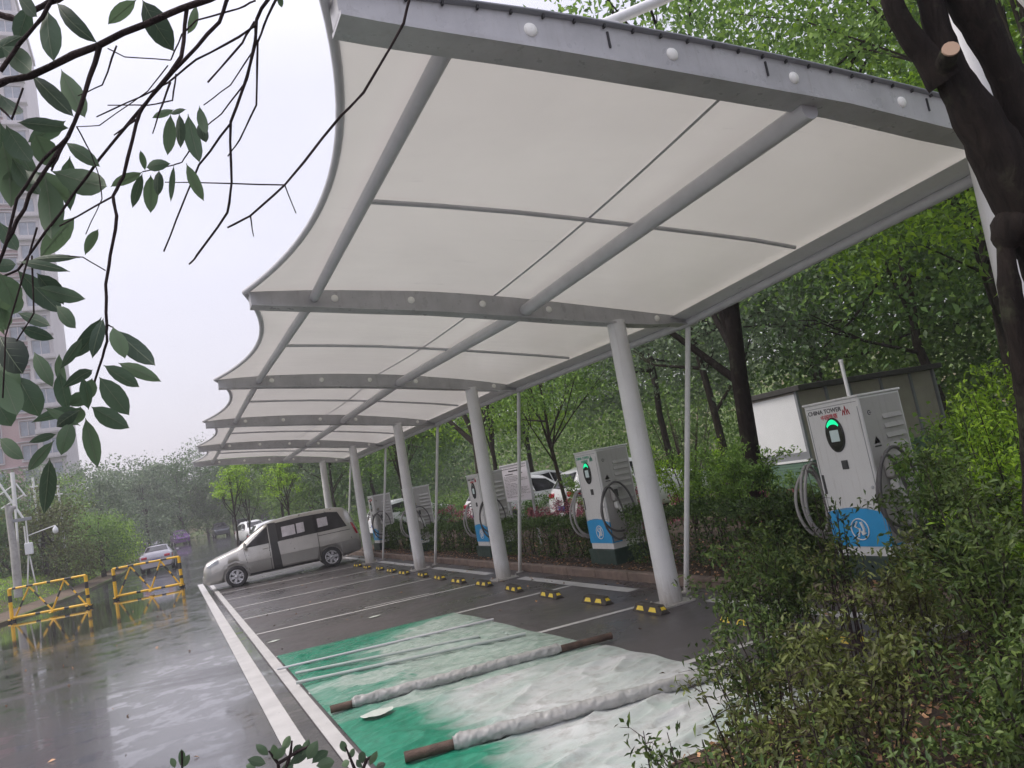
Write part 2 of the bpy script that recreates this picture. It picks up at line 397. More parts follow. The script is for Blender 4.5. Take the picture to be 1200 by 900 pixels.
BRANCHES=[[[[-0.22,1.143,2.559],[-0.134,1.099,2.582],[-0.099,1.082,2.585],[-0.01,1.036,2.607],[0.08,0.989,2.632],[0.126,0.966,2.64],[0.223,0.916,2.666]],0.0051,0.0041],[[[-0.201,1.169,2.718],[-0.13,1.137,2.706],[-0.109,1.128,2.694],[-0.075,1.11,2.709],[-0.044,1.094,2.718]],0.0054,0.0036],[[[-0.01,1.036,2.605],[-0.034,1.055,2.548],[-0.061,1.075,2.496],[-0.105,1.103,2.445],[-0.135,1.124,2.398],[-0.157,1.139,2.36],[-0.187,1.161,2.306]],0.0032,0.002],[[[0.1,0.98,2.634],[0.087,0.994,2.572],[0.032,1.028,2.515],[0.023,1.035,2.498],[-0.002,1.055,2.431],[-0.016,1.065,2.408],[-0.015,1.068,2.381],[-0.028,1.081,2.331],[-0.039,1.091,2.295],[-0.044,1.101,2.239],[-0.046,1.104,2.221],[-0.059,1.114,2.189],[-0.078,1.13,2.142]],0.0025,0.0015],[[[0.227,1.021,2.708],[0.199,1.039,2.668],[0.195,1.046,2.635],[0.178,1.06,2.589],[0.148,1.082,2.528],[0.14,1.097,2.442],[0.129,1.108,2.399],[0.081,1.138,2.346],[0.07,1.145,2.336]],0.0029,0.0013],[[[0.161,0.99,2.673],[0.142,1.004,2.634],[0.094,1.033,2.593],[0.041,1.064,2.548],[-0.028,1.106,2.479],[-0.086,1.142,2.416],[-0.148,1.181,2.35],[-0.192,1.204,2.34]],0.0027,0.0014],[[[0.194,1.022,2.647],[0.171,1.035,2.635],[0.112,1.066,2.614],[0.072,1.089,2.59],[0.036,1.107,2.577],[-0.026,1.139,2.56]],0.0017,0.001],[[[0.448,1.021,2.745],[0.428,1.039,2.686],[0.358,1.085,2.588],[0.322,1.106,2.56],[0.228,1.164,2.467],[0.173,1.195,2.428],[0.138,1.213,2.417]],0.0023,0.0016],[[[0.228,1.164,2.467],[0.114,1.215,2.494],[0.057,1.24,2.506]],0.0014,0.0008],[[[0.228,1.164,2.467],[0.239,1.165,2.42]],0.0011,0.0008],[[[0.173,1.195,2.428],[0.174,1.199,2.396]],0.0012,0.0008],[[[0.148,1.082,2.526],[0.1,1.112,2.475],[0.071,1.133,2.423],[0.039,1.157,2.361]],0.0016,0.0011],[[[0.197,1.045,2.635],[0.185,1.062,2.546],[0.158,1.081,2.501],[0.139,1.093,2.48]],0.0016,0.0009],[[[-0.016,1.065,2.408],[-0.085,1.102,2.382]],0.0014,0.0009],[[[0.243,1.013,2.713],[0.214,1.032,2.669],[0.197,1.045,2.635]],0.002,0.0015],[[[0.197,1.041,2.666],[0.177,1.054,2.639],[0.125,1.085,2.591]],0.0019,0.0013],[[[0.19,1.049,2.624],[0.154,1.072,2.581],[0.116,1.094,2.56]],0.0011,0.0008],[[[0.178,1.061,2.585],[0.138,1.085,2.543],[0.118,1.096,2.53]],0.0011,0.0008],[[[0.193,0.987,2.662],[0.17,0.999,2.655],[0.115,1.026,2.65],[0.095,1.038,2.634],[0.077,1.051,2.602]],0.0013,0.001],[[[0.073,1.001,2.571],[0.019,1.025,2.586],[0.0,1.032,2.601]],0.0009,0.0008],[[[0.011,1.027,2.603],[-0.012,1.044,2.555],[-0.043,1.06,2.547]],0.0013,0.0007],[[[0.079,1.021,2.563],[0.07,1.03,2.529],[0.04,1.045,2.529],[-0.009,1.067,2.539]],0.0012,0.0007],[[[0.071,1.027,2.554],[0.052,1.041,2.515],[0.041,1.049,2.49]],0.0014,0.0008],[[[0.023,1.034,2.502],[-0.006,1.05,2.487]],0.0014,0.0009],[[[-0.049,1.068,2.507],[-0.036,1.067,2.469],[-0.03,1.068,2.437],[-0.03,1.072,2.407],[-0.055,1.09,2.365]],0.0009,0.0006],[[[0.069,1.004,2.565],[0.041,1.021,2.536],[-0.022,1.055,2.503],[-0.049,1.068,2.507]],0.0009,0.0006],[[[-0.061,1.075,2.496],[-0.074,1.084,2.476],[-0.086,1.093,2.456]],0.0018,0.0014],[[[0.084,1.043,2.463],[0.073,1.05,2.45],[0.062,1.056,2.448],[0.023,1.075,2.447]],0.0009,0.0008],[[[-0.152,1.105,2.348],[-0.127,1.084,2.413],[-0.092,1.062,2.457],[-0.059,1.043,2.48]],0.0017,0.002],[[[-0.106,1.058,2.364],[-0.158,1.1,2.237],[-0.17,1.116,2.161]],0.0012,0.0009],[[[-0.119,1.09,2.338],[-0.125,1.102,2.265],[-0.149,1.118,2.234]],0.0011,0.0009],[[[-0.044,1.1,2.243],[-0.036,1.097,2.237]],0.001,0.0009],[[[-0.037,1.088,2.313],[-0.062,1.097,2.336],[-0.079,1.104,2.341]],0.0009,0.0007],[[[-0.129,1.074,2.585],[-0.102,1.057,2.616],[-0.072,1.039,2.644],[-0.051,1.025,2.673]],0.0028,0.0024],[[[-0.135,1.083,2.538],[-0.123,1.08,2.521],[-0.105,1.066,2.558]],0.0013,0.0013]]
LEAVES=[[-0.065,1.046,2.658,-0.065,1.039,2.582,0.03],[-0.054,1.055,2.677,-0.012,1.03,2.607,0.027],[0.042,1.021,2.669,0.004,1.043,2.644,0.021],[0.053,1.094,2.721,0.087,1.11,2.653,0.037],[0.121,1.051,2.689,0.104,1.054,2.646,0.016],[-0.097,1.1,2.598,-0.052,1.08,2.528,0.027],[-0.126,1.074,2.621,-0.092,1.048,2.572,0.03],[-0.118,1.088,2.521,-0.06,1.09,2.516,0.022],[-0.105,1.142,2.533,-0.091,1.163,2.493,0.04],[-0.09,1.139,2.477,-0.023,1.1,2.437,0.039],[-0.133,1.104,2.525,-0.11,1.111,2.477,0.03],[-0.145,1.152,2.525,-0.148,1.189,2.445,0.047],[-0.099,1.151,2.475,-0.1,1.146,2.381,0.036],[-0.04,1.108,2.379,-0.061,1.136,2.353,0.016],[-0.138,1.119,2.578,-0.115,1.101,2.54,0.027],[-0.118,1.12,2.469,-0.105,1.1,2.443,0.019],[-0.065,1.131,2.548,-0.118,1.183,2.541,0.028],[-0.066,1.099,2.5,-0.028,1.081,2.457,0.023],[-0.147,1.166,2.561,-0.16,1.19,2.5,0.044],[-0.144,1.171,2.492,-0.141,1.198,2.462,0.032],[-0.158,1.151,2.409,-0.141,1.149,2.367,0.023],[-0.09,1.09,2.693,-0.11,1.107,2.648,0.027],[-0.098,1.052,2.682,-0.078,1.041,2.645,0.022],[0.075,1.096,2.552,0.045,1.092,2.536,0.012],[0.085,1.019,2.511,0.066,1.04,2.515,0.008],[0.067,1.05,2.52,0.057,1.069,2.469,0.02],[0.079,1.062,2.528,0.075,1.067,2.479,0.016],[0.094,1.105,2.551,0.1,1.101,2.474,0.027],[0.105,1.044,2.531,0.108,1.037,2.486,0.014],[0.104,1.068,2.519,0.109,1.063,2.486,0.016],[0.022,1.046,2.433,-0.018,1.085,2.43,0.017],[0.022,1.043,2.43,0.005,1.065,2.391,0.013],[0.027,1.095,2.458,0.024,1.077,2.479,0.01],[0.027,1.015,2.425,0.055,0.992,2.42,0.017],[0.033,1.08,2.445,0.027,1.101,2.398,0.02],[0.042,1.025,2.426,0.037,1.028,2.392,0.013],[0.06,1.011,2.427,0.051,1.024,2.382,0.009],[0.074,0.991,2.42,0.09,1.006,2.375,0.02],[0.231,1.01,2.692,0.239,1.038,2.691,0.01],[-0.068,1.138,2.35,-0.132,1.197,2.37,0.014],[-0.134,1.1,2.334,-0.077,1.07,2.308,0.015],[-0.15,1.2,2.357,-0.102,1.206,2.292,0.032],[-0.12,1.133,2.329,-0.095,1.156,2.29,0.027],[-0.167,1.175,2.345,-0.155,1.198,2.302,0.035],[-0.1,1.118,2.278,-0.08,1.102,2.241,0.023],[-0.15,1.157,2.283,-0.111,1.128,2.254,0.019],[-0.148,1.153,2.261,-0.112,1.169,2.246,0.019],[-0.173,1.16,2.254,-0.148,1.135,2.194,0.042],[-0.173,1.139,2.203,-0.158,1.127,2.139,0.033],[-0.165,1.208,2.208,-0.143,1.204,2.146,0.039],[-0.188,1.181,2.12,-0.16,1.155,2.085,0.023],[-0.052,1.166,2.271,-0.095,1.194,2.222,0.026],[-0.046,1.088,2.248,-0.064,1.084,2.195,0.019],[-0.036,1.07,2.231,-0.026,1.058,2.185,0.022],[-0.037,1.131,2.244,0.008,1.104,2.182,0.031],[-0.052,1.082,2.184,-0.014,1.074,2.149,0.02],[-0.067,1.11,2.185,-0.108,1.165,2.175,0.019],[-0.068,1.1,2.172,-0.078,1.115,2.145,0.02],[-0.063,1.161,2.185,-0.032,1.154,2.126,0.032],[-0.086,1.198,2.154,-0.119,1.215,2.175,0.016],[-0.085,1.125,2.136,-0.147,1.156,2.132,0.019],[-0.087,1.105,2.132,-0.116,1.122,2.117,0.018],[-0.074,1.12,2.138,-0.033,1.132,2.105,0.028],[-0.087,1.185,2.134,-0.08,1.196,2.064,0.026],[-0.098,1.112,2.121,-0.114,1.117,2.079,0.022],[-0.119,1.144,2.111,-0.152,1.15,2.105,0.011],[-0.123,1.146,2.103,-0.162,1.195,2.073,0.017],[-0.077,1.111,2.133,-0.078,1.087,2.171,0.017],[-0.177,1.215,2.309,-0.175,1.228,2.279,0.028],[-0.2,1.249,2.187,-0.183,1.246,2.144,0.032],[-0.167,1.205,2.33,-0.183,1.23,2.305,0.028]]
FTRUNK=[[[2.849,1.75,3.724,0.038],[2.826,1.787,3.524,0.038],[2.871,1.784,3.378,0.044],[2.922,1.772,3.283,0.051],[2.981,1.759,3.169,0.068]],[[2.941,1.708,3.705,0.048],[2.963,1.725,3.496,0.048],[2.978,1.736,3.357,0.051],[2.999,1.744,3.216,0.065],[3.053,1.738,3.062,0.078],[3.117,1.73,2.892,0.092],[3.177,1.725,2.71,0.099],[3.246,1.719,2.501,0.106],[3.303,1.722,2.268,0.106]],[[3.048,1.659,3.683,0.082],[3.1,1.662,3.468,0.078],[3.157,1.659,3.286,0.061],[3.203,1.656,3.141,0.061],[3.235,1.664,2.964,0.075],[3.247,1.683,2.774,0.075],[3.273,1.7,2.547,0.068]],[[3.263,1.705,2.542,0.082],[3.196,1.736,2.556,0.092],[3.143,1.764,2.532,0.078],[3.117,1.785,2.47,0.031]],[[3.126,1.771,2.543,0.038],[3.117,1.788,2.442,0.032],[3.115,1.809,2.289,0.044],[3.126,1.833,2.066,0.044],[3.133,1.857,1.86,0.048],[3.125,1.901,1.555,0.051],[3.092,1.978,1.084,0.055],[3.054,2.067,0.547,0.061]]]
SPRIG=[[-0.037,1.985,1.436,-0.033,1.977,1.478,0.017],[-0.037,1.985,1.436,-0.018,1.972,1.463,0.015],[-0.051,1.991,1.439,-0.057,1.991,1.463,0.014],[0.142,1.899,1.429,0.119,1.906,1.458,0.023],[0.15,1.897,1.417,0.179,1.88,1.441,0.023],[0.169,1.886,1.433,0.191,1.872,1.463,0.023],[0.135,1.905,1.411,0.098,1.921,1.428,0.023],[0.157,1.895,1.406,0.154,1.891,1.451,0.023],[0.193,1.877,1.409,0.209,1.866,1.44,0.023],[0.201,1.875,1.398,0.228,1.856,1.448,0.027],[0.183,1.883,1.401,0.217,1.865,1.414,0.023],[0.219,1.866,1.403,0.245,1.848,1.441,0.027],[0.227,1.864,1.392,0.264,1.843,1.414,0.027],[0.165,1.893,1.395,0.192,1.879,1.403,0.027],[0.113,1.916,1.406,0.093,1.925,1.416,0.019],[0.235,1.861,1.385,0.274,1.841,1.388,0.027],[0.299,1.827,1.403,0.293,1.826,1.431,0.017],[0.302,1.828,1.387,0.317,1.818,1.409,0.015],[0.305,1.827,1.382,0.287,1.837,1.376,0.017],[0.33,1.816,1.371,0.332,1.812,1.4,0.019],[0.344,1.811,1.365,0.363,1.798,1.394,0.019],[0.355,1.806,1.357,0.377,1.795,1.362,0.019],[0.329,1.818,1.362,0.319,1.82,1.383,0.017]]
SPSTEM=[[[-0.049,2.005,1.323],[-0.033,1.978,1.474]],[[0.152,1.914,1.282],[0.159,1.894,1.406],[0.143,1.898,1.438]],[[0.159,1.894,1.406],[0.204,1.87,1.426],[0.237,1.853,1.435]],[[0.157,1.901,1.358],[0.186,1.88,1.42],[0.193,1.872,1.451]],[[0.316,1.839,1.249],[0.312,1.826,1.365],[0.3,1.825,1.416]],[[0.317,1.827,1.335],[0.34,1.811,1.379],[0.355,1.803,1.386]]]
OVERCAST = .62
EXPOSURE = 0.52
HAZE = .0018
# ------------------------------------------------------------------ foliage
def leaves_mesh(name, C, L, W, rngs, droop=.35, bent=True, dirs=None):
    """C: n x 3 centres; one pointed leaf per centre, each its own island"""
    n = len(C); C = np.asarray(C, float)
    if dirs is None:
        d = rngs.normal(size=(n, 3)); d[:, 2] -= droop
    else: d = np.asarray(dirs, float)
    d /= np.linalg.norm(d, axis=1)[:, None] + 1e-9
    r = rngs.normal(size=(n, 3)) * .7 + np.array([0, 0, 1.0])
    s = np.cross(d, r); s /= np.linalg.norm(s, axis=1)[:, None] + 1e-9
    u = np.cross(s, d)
    Ls = L * rngs.uniform(.5, 1.4, n)[:, None]; Ws = W * rngs.uniform(.75, 1.2, n)[:, None]
    k = .12 * Ls
    base = C - d * Ls / 2; tip = C + d * Ls / 2 - u * k
    a = C - d * Ls * .05 + s * Ws / 2 + u * k * .6; b = C - d * Ls * .05 - s * Ws / 2 + u * k * .6
    V = np.stack([base, a, tip, b], 1).reshape(-1, 3)
    me = bpy.data.meshes.new(name)
    me.vertices.add(4 * n); me.vertices.foreach_set('co', V.ravel())
    if bent:
        F = np.arange(n)[:, None] * 4 + np.array([[0, 1, 2, 0, 2, 3]]); F = F.reshape(-1)
        me.loops.add(len(F)); me.loops.foreach_set('vertex_index', F.astype(np.int32))
        me.polygons.add(2 * n); me.polygons.foreach_set('loop_start', np.arange(0, 6 * n, 3, dtype=np.int32))
    else:
        F = np.arange(4 * n)
        me.loops.add(len(F)); me.loops.foreach_set('vertex_index', F.astype(np.int32))
        me.polygons.add(n); me.polygons.foreach_set('loop_start', np.arange(0, 4 * n, 4, dtype=np.int32))
    me.update(calc_edges=True)
    return me

def leaf_obj(name, C, L, W, m, parent=None, seed=0, droop=.35, bent=True, dirs=None):
    g = np.random.default_rng(seed)
    me = leaves_mesh(name, C, L, W, g, droop, bent, dirs); me.materials.append(m)
    o = bpy.data.objects.new(name, me); COL.objects.link(o)
    if parent is not None: o.parent = parent
    return o

def crown_points(n, center, rad, K, clump, g, low=-.7, shell=.55):
    """clumped points in an ellipsoid"""
    d = g.normal(size=(K, 3)); d /= np.linalg.norm(d, axis=1)[:, None]
    d[:, 2] = np.where(d[:, 2] < low, -d[:, 2], d[:, 2])
    r = (shell + (1 - shell) * g.uniform(0, 1, K)) ; r[: K // 4] *= g.uniform(.3, 1, K // 4)
    cc = d * r[:, None] * np.array(rad) + np.array(center)
    cc = cc * 1.0 + g.normal(size=(K, 3)) * .06 * np.array(rad)
    idx = g.integers(0, K, n); sz = clump * g.uniform(.55, 1.35, K)
    p = g.normal(size=(n, 3)); p[:, 2] *= .6
    return cc[idx] + p * (sz[idx] * .55)[:, None], cc

def tree(name, label, loc, h, cr, cbase, tr, n, L, leaf, seed, group=None, lean=(0, 0), K=60, flat=.8, cat='tree', bark='bark', clump=None, limbs=9, W=None, oy=0):
    g = np.random.default_rng(seed); rd = random.Random(seed)
    root = empty(name, loc); tag(root, label, cat, group)
    cz = (cbase + h) / 2; rz = (h - cbase) / 2
    cx, cy = lean[0] * cz, lean[1] * cz
    pts, cc = crown_points(n, (cx, cy, cz), (cr, cr, rz), K, clump or cr * .27, g)
    pts = pts[pts[:, 2] > max(.05, cbase * .55)]
    cbase = max(cbase, .3)
    leaf_obj('crown', pts, L, W or L * .55, LF[leaf], root, seed, bent=L < .2)
    mb = MB(); top = h * .8
    sp = [(lean[0] * z + rd.uniform(-.03, .03) * h * .3, lean[1] * z + rd.uniform(-.03, .03) * h * .3, z) for z in [top * i / 6 for i in range(7)]]
    sp[0] = (0, 0, -.3)
    mb.tube(sp, [tr * 1.25, tr * 1.02, tr * .95, tr * .85, tr * .65, tr * .45, tr * .2], 9)
    sel = sorted(range(len(cc)), key=lambda i: rd.random())[:limbs]
    for i in sel:
        e = Vector(cc[i]); t = min(.9, max(cbase * .75 / top, rd.uniform(.3, .75))); z0 = top * t; k = min(5, int(t * 6)); s = Vector(sp[k]).lerp(Vector(sp[k + 1]), t * 6 - k)
        mids = s.lerp(e, .5) + Vector((rd.uniform(-.2, .2), rd.uniform(-.2, .2), -.05 * cr)) 
        mb.tube([s, mids, e], [tr * .5, tr * .3, tr * .1], 6)
        for _ in range(2):
            e2 = e + Vector((rd.uniform(-1, 1), rd.uniform(-1, 1), rd.uniform(-.3, .6))) * cr * .3
            mb.tube([mids, mids.lerp(e2, .6) + Vector((0, 0, .05 * cr)), e2], [tr * .22, tr * .14, tr * .05], 5)
    mb.build('trunk', M[bark], root)
    return root

def bush(name, label, loc, size, n, L, leaf, seed, group=None, cat='shrub', stems=8, K=26, W=None, stemr=.008, droop=.2, tall=False):
    """size = (rx, ry, h): many stems from the ground, small leaves along them"""
    g = np.random.default_rng(seed); rd = random.Random(seed)
    root = empty(name, loc); tag(root, label, cat, group)
    mb = MB(); P = []
    per = max(1, n // stems)
    for i in range(stems):
        a = rd.uniform(0, 6.283); r = math.sqrt(rd.random())
        b = Vector((math.cos(a) * r * size[0] * .45, math.sin(a) * r * size[1] * .45, -.05))
        e = Vector((math.cos(a) * r * size[0], math.sin(a) * r * size[1], size[2] * rd.uniform(.6, 1.0)))
        m1 = b.lerp(e, .5) + Vector((rd.uniform(-.08, .08), rd.uniform(-.08, .08), size[2] * .08))
        mb.tube([b, m1, e], [stemr, stemr * .75, stemr * .35], 5)
        tw = []
        for q in range(5):
            t = rd.uniform(.25, 1); s = b.lerp(m1, t * 2) if t < .5 else m1.lerp(e, t * 2 - 1)
            f = s + Vector((rd.gauss(0, 1) * size[0], rd.gauss(0, 1) * size[1], rd.uniform(.0, .35) * size[2])) * .3
            mb.tube([s, s.lerp(f, .55) + Vector((0, 0, .02)), f], [stemr * .45, stemr * .3, stemr * .15], 4); tw.append((s, f))
        for q in range(per):
            s, f = rd.choice(tw)
            if rd.random() < .25: s, f = m1, e
            p = s.lerp(f, rd.uniform(.2, 1.12))
            P.append((p.x + rd.gauss(0, L * .75), p.y + rd.gauss(0, L * .75), p.z + rd.gauss(0, L * .6)))
    leaf_obj('foliage', P, L, W or L * .42, LF[leaf], root, seed, droop)
    mb.build('stems', M['twig'], root)
    return root

def hedge(label, x0, x1, y0, y1, z1, n, seed, leaf='hedge', group='clipped hedge pieces between the chargers', name='clipped_hedge', L=.05):
    g = np.random.default_rng(seed)
    root = empty(name, ((x0 + x1) / 2, (y0 + y1) / 2, .1)); tag(root, label, 'hedge', group)
    hx, hy = (x1 - x0) / 2, (y1 - y0) / 2; h = z1 - .1
    # leaves crowd toward the clipped faces
    u = g.uniform(-1, 1, (n, 3)); ax = g.integers(0, 4, n)
    u[:, 0] = np.where(ax == 0, -1 + np.abs(g.normal(0, .12, n)), u[:, 0]); u[:, 1] = np.where(ax == 1, -1 + np.abs(g.normal(0, .06, n)), u[:, 1])
    u[:, 2] = np.where(ax >= 2, 1 - np.abs(g.normal(0, .15, n)), u[:, 2])
    P = u * np.array([hx, hy, .5]) + np.array([0, 0, .5]); P[:, 2] *= h
    wob = .05 * np.sin(P[:, 1] * 3.1 + seed) + .04 * np.sin(P[:, 1] * 7.7) + g.normal(0, .025, n)
    P[:, 0] += wob * np.where(P[:, 0] < 0, 1, -1); P[:, 2] += wob * (P[:, 2] > h * .6)
    P = P[P[:, 2] > .06]
    leaf_obj('foliage', P, L, L * .6, LF[leaf], root, seed)
    mb = MB(); rd = random.Random(seed)
    for i in range(int((y1 - y0) * 6)):
        y = rd.uniform(-hy, hy) * .94; x = rd.uniform(-.5, .5) * hx
        mb.tube([(x, y, -.05), (x + rd.uniform(-.1, .1), y + rd.uniform(-.1, .1), h * .5), (x + rd.uniform(-.2, .2), y + rd.uniform(-.15, .15), h * .92)], [.014, .01, .005], 5)
    mb.build('stems', M['twig'], root)
    return root

# ------------------------------------------------------------------ setting
def gz(x, y): return max(0.0, y - 33.0) * .0145 if y < 140 else 107 * .0145

mb = MB()
ys = [-150, -20, 0, 10, 20, 33, 45, 60, 80, 100, 120, 140, 300]; xs = [-150, -60, -30, -10, 0, 10, 30, 60, 150]
vs = [(x, y, gz(x, y)) for y in ys for x in xs]; nx = len(xs)
mb.add(vs, [(i * nx + j, i * nx + j + 1, (i + 1) * nx + j + 1, (i + 1) * nx + j) for i in range(len(ys) - 1) for j in range(nx - 1)], 0, True)
tag(mb.build('ground', M['road']), kind='structure')

mb = MB(); mb.add([(1.0, -3, .004), (6.28, -3, .004), (6.28, 31.4, .004), (1.0, 31.4, .004)], [(0, 1, 2, 3)])
tag(mb.build('parking_pavement', M['bay']), kind='structure')

# painted markings (two long edge lines, the bay lines, the head strip between the columns)
mb = MB(); Z = .008
def strip(a, b, w, z=Z):
    a = Vector((*a, z)); b = Vector((*b, z)); d = (b - a).normalized(); s = Vector((-d.y, d.x, 0)) * w / 2
    mb.quad(a - s, b - s, b + s, a + s)
strip((.74, 1), (.80, 31.8), .19); strip((1.06, 1), (1.12, 31.2), .13)
for y0, y1, x1 in ((8.9, 8.45, 5.25), (11.72, 11.14, 5.75), (14.5, 13.92, 5.15), (17.22, 16.5, 5.1), (19.9, 19.1, 5.1), (22.6, 21.7, 5.1), (25.3, 24.3, 5.1), (28.0, 27.1, 5.1), (6.2, 5.75, 5.2), (30.9, 30.2, 5.1)):
    strip((1.16, y0), (x1, y1), .10)
strip((3.1, 14.42), (4.3, 14.22), .07, Z + .004)
for y0, y1 in ((3.9, 7.75), (9.45, 13.3), (14.85, 18.5), (20.2, 24.0), (25.6, 29.4)): strip((5.84, y0), (5.84, y1), .2)
tag(mb.build('road_markings', M['line']), kind='structure')

# planting bed: behind the bays, and the near corner where the photographer stands
mb = MB()
bed = [(6.42, 4.2), (2.5, 4.0), (1.6, 3.3), (1.1, 2.2), (.9, -3), (11.5, -3), (11.5, 32), (6.42, 32)]
mb.prism(bed, 'z', -.2, .11)
tag(mb.build('planting_bed', M['soil']), kind='structure')
mb = MB()
for i in range(29):
    y = 4.25 + i * 1.0
    if y > 32: break
    mb.box((6.34, y + .495, .065), (.13, .985, .15), bev=.015)
tag(mb.build('bed_kerb', M['kerb'], ), kind='structure')

# rising ground that closes the view
mb = MB(); rh = random.Random(4)
ln = [(38, -40), (38, 0), (38, 40), (37, 80), (32, 115), (20, 138), (0, 142), (-30, 140), (-60, 120), (-75, 80)]
prof_h = [(0, 0), (4, 3.0), (9, 6.5), (22, 11), (60, 15)]
vs = []
for i, (x, y) in enumerate(ln):
    cxh, cyh = -5, 40; dx, dy = x - cxh, y - cyh; l = math.hypot(dx, dy); dx /= l; dy /= l
    for r_, z_ in prof_h: vs.append((x + dx * r_, y + dy * r_, gz(x, y) - .1 + z_ * (.8 if x > -20 else .6) * rh.uniform(.9, 1.1)))
k5 = len(prof_h); mb.add(vs, [(i * k5 + j, i * k5 + j + 1, (i + 1) * k5 + j + 1, (i + 1) * k5 + j) for i in range(len(ln) - 1) for j in range(k5 - 1)], 0, True)
tag(mb.build('hillside', M['verge']), kind='structure')

# lawn with pavers beyond the bed, and the grass verge left of the road
mb = MB()
mb.grid(lambda u, v: (11.5 + 30 * u, -3 + 40 * v, .05 + .5 * u * u), 6, 6)
tag(mb.build('back_lawn', M['verge']), kind='structure')
E_ = [(-9.5, 12), (-7.9, 20), (-6.6, 28), (-5.7, 33), (-4.1, 41), (-2.9, 50), (-2.6, 60), (-3.0, 75), (-4, 100), (-6, 135)]
mb = MB(); prof = [(0, .0), (.02, .1), (-.12, .12), (-1.3, .2), (-2.2, .95), (-3.5, 1.3), (-8, 1.6), (-60, 2.2)]
vs = [(x + dx, y, gz(x, y) + dz) for x, y in E_ for dx, dz in prof]; npf = len(prof)
mb.add(vs, [(i * npf + j, (i + 1) * npf + j, (i + 1) * npf + j + 1, i * npf + j + 1) for i in range(len(E_) - 1) for j in range(npf - 1)])
tag(mb.build('grass_verge', M['verge']), kind='structure')
mb = MB(); vs = [(x + dx, y, gz(x, y) + dz) for x, y in E_ for dx, dz in ((-.10, .124), (-.6, .158), (-1.28, .204))]
mb.add(vs, [(i * 3 + j, (i + 1) * 3 + j, (i + 1) * 3 + j + 1, i * 3 + j + 1) for i in range(len(E_) - 1) for j in range(2)])
tag(mb.build('dirt_path', M['dirt']), kind='structure')
g = np.random.default_rng(5)
P = []
for _ in range(9000):
    y = g.uniform(24, 75); i = max(k for k in range(len(E_) - 1) if E_[k][1] <= y); t = (y - E_[i][1]) / (E_[i + 1][1] - E_[i][1]); x = E_[i][0] + t * (E_[i + 1][0] - E_[i][0])
    dx = -g.uniform(.36, 1) * 3.6; P.append((x + dx, y, gz(x, y) + float(np.interp(-dx, [.12, 1.3, 2.2, 3.5], [.12, .2, .95, 1.3])) + .04))
tag(leaf_obj('grass', P, .16, .03, LF['lime'], None, 9, droop=-1.5, bent=False), 'tufts of short wet grass on the roadside verge', 'grass', kind='stuff')
g = np.random.default_rng(6)
P = [(g.uniform(6.45, 9), g.uniform(4.3, 30), .12) for _ in range(6500)] + [(g.uniform(1.7, 6.5), g.uniform(.5, 4.0), .125) for _ in range(5000)] + [(g.uniform(5, 6.3), g.uniform(5, 30), .016) for _ in range(160)] + [(g.uniform(1.2, 5), g.uniform(5, 26), .016) for _ in range(60)]
P += [(g.uniform(-4, .6), g.uniform(7, 26), .012) for _ in range(45)]
gd = g.normal(size=(len(P), 3)); gd[:, 2] *= .15
lit = leaf_obj('fallen_leaves', P, .055, .03, leaf_mat('litter', (.10, .055, .03), (.26, .15, .08), (.04, .025, .015), trans=.05), None, 3, dirs=gd)
tag(lit, 'brown fallen leaves littering the planting bed and the wet asphalt', 'fallen leaves', kind='stuff')

# ------------------------------------------------------------------ carport
FY = [3.4, 8.1, 13.7, 18.9, 24.3, 29.7]
PR = [[(1.0, 4.45), (2.13, 4.44), (3.1, 4.38), (4.08, 4.29), (5.12, 4.17), (5.89, 4.06), (6.8, 3.80)],
      [(1.0, 4.33), (1.65, 4.31), (3.02, 4.21), (4.1, 4.06), (5.3, 3.85), (6.7, 3.60)]] + [[(1.0, 4.46), (1.8, 4.45), (3.1, 4.34), (4.25, 4.19), (5.7, 3.92), (6.85, 3.64)]] * 4
def pf(k, x):
    p = PR[k]
    if x <= p[0][0]: return p[0][1]
    for a, b in zip(p, p[1:]):
        if x <= b[0]:
            t = (x - a[0]) / (b[0] - a[0]); 
            return a[1] + (b[1] - a[1]) * t
    return p[-1][1]
def pfs(k, x): return (pf(k, x - .35) + pf(k, x) * 2 + pf(k, x + .35)) / 4 + (.0 if x < 6.3 else 0)
def mx(k, x, t):
    xf = 1.0 + .42 * 4 * t * (1 - t); return msurf(k, (x - xf) / (6.8 - xf), t)
def msurf(k, u, t):
    xf = 1.0 + .42 * 4 * t * (1 - t); xb = 6.8; x = xf + (xb - xf) * u
    z = pfs(k, x) * (1 - t) + pfs(k + 1, x) * t
    return (x, FY[k] + (FY[k + 1] - FY[k]) * t, z - .05 * math.sin(math.pi * t) * math.sin(math.pi * min(1, u * 1.05)) + .02)

